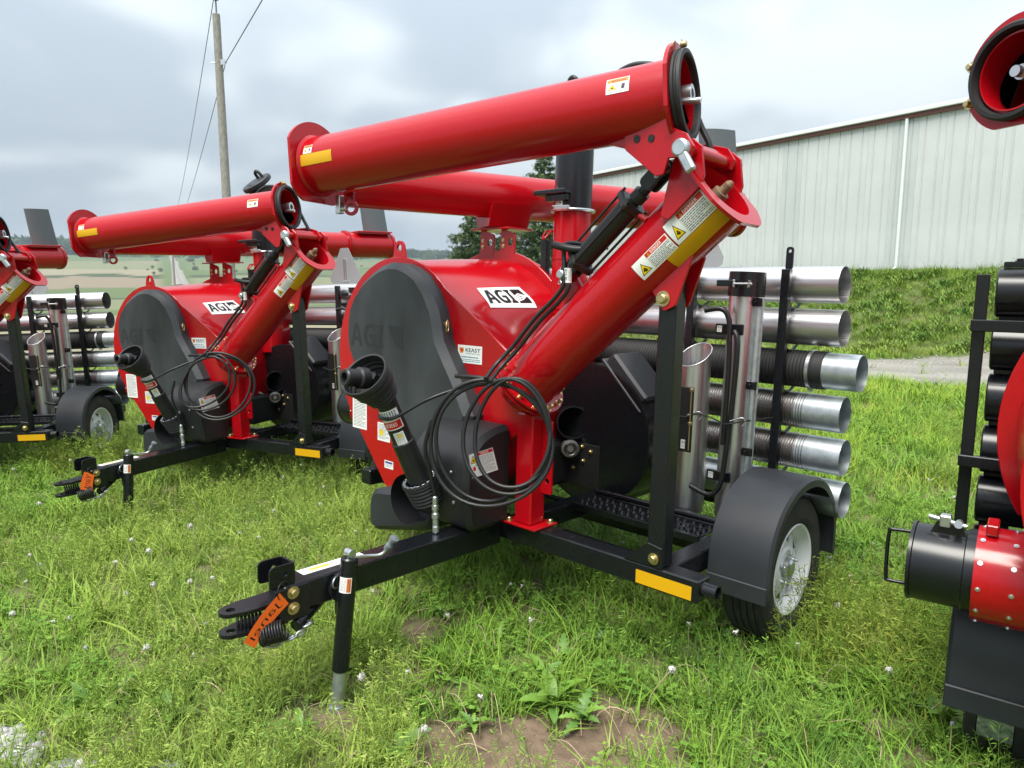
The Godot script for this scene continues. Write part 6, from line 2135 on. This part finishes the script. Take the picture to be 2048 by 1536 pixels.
	for i in 42000:
		var s := rng.randf_range(-16.0, 32.0)
		var dw := rng.randf_range(0.25, 9.6)
		var p := WALL_AT + WALL_DIR * s + WALL_OUT * dw
		if road_dist(p) < 3.0: continue
		if p.y > -10.0: continue
		var bs := bank_share(p.x, p.y)
		if bs < 0.01: continue
		var pn := patch2.get_noise_2d(p.x * 0.6, p.y * 0.6)
		var k := 0 if pn + rng.randf_range(-0.25, 0.25) < 0.08 else 1
		if rng.randf() < (0.16 if dw < 2.2 else 0.06): k = 2
		var sc := rng.randf_range(0.35, 0.95) * (1.0 if dw < 3.0 else 0.75) * (1.0 + 0.6 * pn)
		var c := Color(0.19, 0.31, 0.05).lerp(Color(0.10, 0.20, 0.04), clampf(0.3 + pn * 1.7, 0.0, 1.0)).lerp(Color(0.34, 0.40, 0.08), rng.randf() * 0.35 + 0.5 * smoothstep(0.12, 0.0, bs))
		bl[k].append([Transform3D(Basis(Vector3.UP, rng.randf() * TAU).scaled(Vector3(sc, sc, sc)), gp(p.x, p.y)), c])
	for i in 5200:      # verge on the near side of the lane
		var j := rng.randi_range(1, 5)
		var a: Vector2 = road_mid[j]
		var e: Vector2 = road_mid[j + 1]
		var d := (e - a).normalized()
		var p := a.lerp(e, rng.randf()) + Vector2(-d.y, d.x) * (2.9 + 1.5 * rng.randf()) * (-1.0 if Vector2(-d.y, d.x).y < 0 else 1.0)
		var sc := rng.randf_range(0.25, 0.5)
		bl[rng.randi_range(0, 2)].append([Transform3D(Basis(Vector3.UP, rng.randf() * TAU).scaled(Vector3(sc, sc, sc)), gp(p.x, p.y)), Color(0.20, 0.34, 0.045).lerp(Color(0.34, 0.40, 0.08), rng.randf())])
	for i in 5200:      # rank grass between the row and the lane
		var p := Vector2(rng.randf_range(2.2, 11.0), rng.randf_range(-12.5, -5.6))
		if road_dist(p) < 2.9: continue
		var pn := patch2.get_noise_2d(p.x * 0.7, p.y * 0.7)
		if pn < -0.12 + rng.randf_range(-0.1, 0.25): continue
		var sc := rng.randf_range(0.3, 0.62)
		bl[0].append([Transform3D(Basis(Vector3.UP, rng.randf() * TAU).scaled(Vector3(sc, sc, sc)), gp(p.x, p.y)), Color(0.20, 0.36, 0.04).lerp(Color(0.36, 0.45, 0.06), rng.randf())])
	scatter("bank_grass", "tall green grass covering the bank below the steel building", "grass", bank[0], M.grass, bl[0])
	scatter("bank_weeds", "broad-leaved weeds in dark clumps on the bank", "weeds", bank[1], M.grass, bl[1])
	scatter("bank_stalks", "tall thin stalks standing out of the bank growth", "weeds", bank[2], M.grass, bl[2])
	stones(rng)
	weeds(rng)
	dandelions(rng)
	# dead stems and straw lying about
	var st := MB.new()
	for i in 760:
		var r := rng.randf_range(1.1, 5.5)
		var az := rng.randf_range(-0.75, 0.75)
		var p := gp(r * sin(az), -r * cos(az), 0.0)
		var a := rng.randf() * TAU
		var l := rng.randf_range(0.05, 0.22)
		var d := Vector3(cos(a), 0, sin(a))
		var g := rng.randf_range(0.7, 1.2)
		st.col = Color(0.50, 0.40, 0.25) * g
		var up := rng.randf_range(0.02, 0.13)
		st.sweep(smooth_path([p + Vector3(0, 0.01, 0), p + d * l * 0.5 + Vector3(0, up, 0), p + d * l + Vector3(0, up * rng.randf_range(0.0, 0.9), 0)], 3), rng.randf_range(0.0010, 0.0024), 4)
	single(st, "dead_stems", M.stone, "thin dry bent stems strewn through the grass", "stems", "", "stuff", true)

func stones(rng: RandomNumberGenerator) -> void:
	var meshes := []
	for k in 4:
		var b := MB.new()
		var fn := noise(1.4, 200 + k, 2)
		var rings := []
		for i in 6:
			var el := PI * (i / 5.0 - 0.5)
			var ring := []
			for j in 9:
				var a := TAU * j / 9.0
				var d := Vector3(cos(el) * cos(a), sin(el), cos(el) * sin(a))
				ring.append(d * (1.0 + 0.5 * fn.get_noise_3dv(d)) * Vector3(1.0, 0.6, 0.8))
			rings.append(ring)
		b.loft(rings)
		meshes.append(b.mesh(true))
	var lists := [[], [], [], []]
	for i in 2600:
		var s: Array = gravel_spots[rng.randi_range(0, gravel_spots.size() - 1)]
		var p: Vector2 = Vector2(s[0], s[1]) + Vector2.from_angle(rng.randf() * TAU) * s[2] * 1.15 * sqrt(rng.randf())
		if rng.randf() > gravelly(p.x, p.y): continue
		var r := 0.006 + 0.024 * pow(rng.randf(), 2.0)
		var g := rng.randf_range(0.20, 0.52)
		lists[i % 4].append([Transform3D(Basis.from_euler(Vector3(rng.randf() * 0.5, rng.randf() * TAU, rng.randf() * 0.5)).scaled(Vector3(r, r, r)), gp(p.x, p.y, r * 0.25)), Color(g, g * 0.98, g * 0.95)])
	for i in 5200:     # loose stone along the lane
		var j := rng.randi_range(1, 5)
		var a: Vector2 = road_mid[j]
		var e: Vector2 = road_mid[j + 1]
		var d := (e - a).normalized()
		var p := a.lerp(e, rng.randf()) + Vector2(-d.y, d.x) * rng.randf_range(-3.0, 3.0)
		var r := rng.randf_range(0.008, 0.026)
		var g := rng.randf_range(0.24, 0.52)
		lists[i % 4].append([Transform3D(Basis(Vector3.UP, rng.randf() * TAU).scaled(Vector3(r, r, r)), gp(p.x, p.y, 0.03)), Color(g, g * 0.96, g * 0.9)])
	for i in 500:      # crumbs of soil and pebbles on the bare patch
		var s: Array = bare_spots[rng.randi_range(0, 3)]
		var p: Vector2 = Vector2(s[0], s[1]) + Vector2(rng.randf_range(-1, 1) * s[2], rng.randf_range(-1, 1) * s[3])
		var r := rng.randf_range(0.002, 0.007)
		var g := rng.randf_range(0.6, 1.3)
		lists[i % 4].append([Transform3D(Basis(Vector3.UP, rng.randf() * TAU).scaled(Vector3(r, r, r)), gp(p.x, p.y, 0.0)), Color(0.20, 0.145, 0.10) * g])
	var said := ["pale crushed stones in the corner of the lot and on the lane", "smaller pale crushed stones of the lane", "flat grey crushed stones of the lane", "mixed pebbles and soil crumbs"]
	for k in 4:
		scatter("gravel", said[k], "gravel", meshes[k], M.stone, lists[k])

func leaf_mesh(sd: int, lobed: bool) -> ArrayMesh:
	var rng := RandomNumberGenerator.new()
	rng.seed = sd
	var b := MB.new()
	var n := 12
	var L := 1.0
	var prev := []
	for i in range(n + 1):
		var f := float(i) / n
		var y := 0.10 + 0.62 * f - 0.62 * f * f
		var w := 0.0
		if lobed:
			w = 0.13 * sin(PI * pow(f, 0.75)) * (1.0 + 0.55 * (1.0 if i % 2 == 0 else -0.7)) + 0.012
		else:
			w = 0.15 * pow(sin(PI * pow(f, 1.15)), 0.8) + 0.010
		if i == n: w = 0.003
		var row := [Vector3(-w, y + w * 0.35, f * L), Vector3(0, y - 0.01, f * L), Vector3(w * rng.randf_range(0.85, 1.1), y + w * 0.35, f * L)]
		prev.append(row)
	b.loft(prev, false)
	return b.mesh(true)

func weeds(rng: RandomNumberGenerator) -> void:
	var la := leaf_mesh(1, true)
	var lb := leaf_mesh(2, false)
	var spots := [[1110, 1425, 0.18, 1], [1165, 1450, 0.15, 0], [1085, 1375, 0.16, 1], [1130, 1330, 0.15, 0], [600, 1475, 0.15, 1], [800, 1515, 0.16, 1], [945, 1460, 0.12, 0], [880, 1235, 0.14, 0], [1190, 1290, 0.14, 0], [170, 1430, 0.17, 0], [240, 1400, 0.15, 0], [700, 1350, 0.12, 0], [1905, 1465, 0.24, 0], [1980, 1500, 0.24, 0], [1530, 1330, 0.15, 1], [1640, 1400, 0.13, 0], [340, 1440, 0.14, 1], [1320, 1400, 0.13, 0], [480, 1400, 0.13, 0], [1000, 1290, 0.12, 0]]
	var where := ["in the middle of the bare soil", "sprawling over the edge of the bare soil"]
	for i in spots.size():
		var q: Array = spots[i]
		var o := thing("leafy_weed", "low rosette weed with %s leaves growing in the grass of the lot" % ("toothed" if q[3] == 0 else "broad smooth"), "weed", "rosette weeds in the lot with %s leaves" % ("toothed" if q[3] == 0 else "smooth"))
		o.position = ground_at(q[0], q[1])
		var n := rng.randi_range(6, 9)
		for k in n:
			var m := MeshInstance3D.new()
			m.name = "leaf"
			m.mesh = la if q[3] == 0 else lb
			var mt: StandardMaterial3D = leaf_mats[rng.randi_range(0, 2)]
			m.material_override = mt
			var s: float = q[2] * rng.randf_range(0.5, 0.95)
			m.transform = Transform3D(Basis.from_euler(Vector3(rng.randf_range(-0.75, 0.1), TAU * (k + rng.randf_range(-0.3, 0.3)) / n, rng.randf_range(-0.3, 0.3))).scaled(Vector3(s, s, s)), Vector3(0, 0.005, 0))
			o.add_child(m, true)

var leaf_mats: Array:
	get:
		if leaf_mats.is_empty():
			for c in [Color(0.13, 0.25, 0.030), Color(0.17, 0.30, 0.045), Color(0.095, 0.20, 0.035)]:
				var m := mat(c, 0.5)
				m.backlight_enabled = true
				m.backlight = Color(0.25, 0.3, 0.1)
				leaf_mats.append(m)
		return leaf_mats

func dandelions(rng: RandomNumberGenerator) -> void:
	# seed head: fine rays with small tufts; spent head: a knob with a few rays
	var heads := []
	for k in 2:
		var b := MB.new()
		b.lathe(Vector3(0, -0.004, 0), Vector3.UP, [Vector2(0, 0), Vector2(0.004, 0.002), Vector2(0.004, 0.006), Vector2(0, 0.008)], 8)
		var n := 46 if k == 0 else 16
		for i in n:
			var d := Vector3(rng.randf_range(-1, 1), rng.randf_range(-0.8, 1), rng.randf_range(-1, 1)).normalized()
			var l := 0.016 if k == 0 else rng.randf_range(0.008, 0.017)
			var s := MB.side(d, Vector3(0.3, 0.2, 0.9)) * 0.0005
			b.face([-s, s, d * l + s, d * l - s], s.cross(d))
			var u := MB.side(d, Vector3(0.1, 0.9, 0.2)) * 0.005
			var w := d.cross(u)
			var tip := d * l
			b.face([tip - u, tip + w + d * 0.002, tip + u, tip - w + d * 0.002], d)
		heads.append(b.mesh())
	var list := [[565, 1030], [660, 995], [92, 1030], [700, 1100], [740, 1090], [400, 1095], [1640, 1165], [1500, 1200], [410, 1175], [85, 1133], [145, 1108], [290, 1105], [380, 1185], [180, 1315], [380, 1335], [1000, 1190], [1020, 1205], [735, 1205], [870, 1265], [1055, 1315], [1375, 1307], [1235, 1085], [1250, 1105], [1720, 1185], [1870, 990], [1900, 1070], [1545, 1255], [765, 1410], [798, 1412], [640, 1015], [480, 1090], [305, 1130], [510, 1120], [545, 1160], [100, 1150], [60, 1215], [275, 1205], [1750, 1110], [1940, 1225], [1855, 1105], [1890, 1025], [1480, 1320], [1290, 1420], [1790, 1380], [150, 1260], [235, 1165], [430, 1290], [520, 1330], [325, 1240], [590, 1225], [815, 1540], [1895, 1520], [960, 1450], [1690, 1255], [1600, 1320], [30, 1290], [120, 1330], [250, 1360], [45, 955], [140, 930], [30, 905], [200, 965], [560, 965], [610, 940]]
	for i in list.size():
		var k := 0 if rng.randf() < 0.6 else 1
		var o := thing("dandelion", "white dandelion seed head on a bare stem in the grass" if k == 0 else "spent dandelion head with few seeds on a bare stem", "dandelion", "dandelion seed heads in the grass" if k == 0 else "spent dandelion heads in the grass")
		var px: Array = list[i]
		var g := ground_at(px[0], px[1] + 30.0)
		var h := rng.randf_range(0.13, 0.24)
		o.position = g
		var a := rng.randf() * TAU
		var lean := rng.randf_range(0.1, 0.5)
		var d := Vector3(cos(a), 0, sin(a)) * h * lean
		var top := Vector3(0, h, 0) + d
		var b := MB.new()
		b.sweep(smooth_path([Vector3.ZERO, Vector3(0, h * 0.55, 0) + d * 0.2, top], 4), 0.0021, 6)
		part(b, "stem", M.stem, o)
		var m := MeshInstance3D.new()
		m.name = "seed_head"
		m.mesh = heads[k]
		m.material_override = M.fluff
		m.transform = Transform3D(Basis(Vector3.UP, rng.randf() * TAU).scaled(Vector3.ONE * rng.randf_range(0.6, 0.95)), top)
		o.add_child(m)
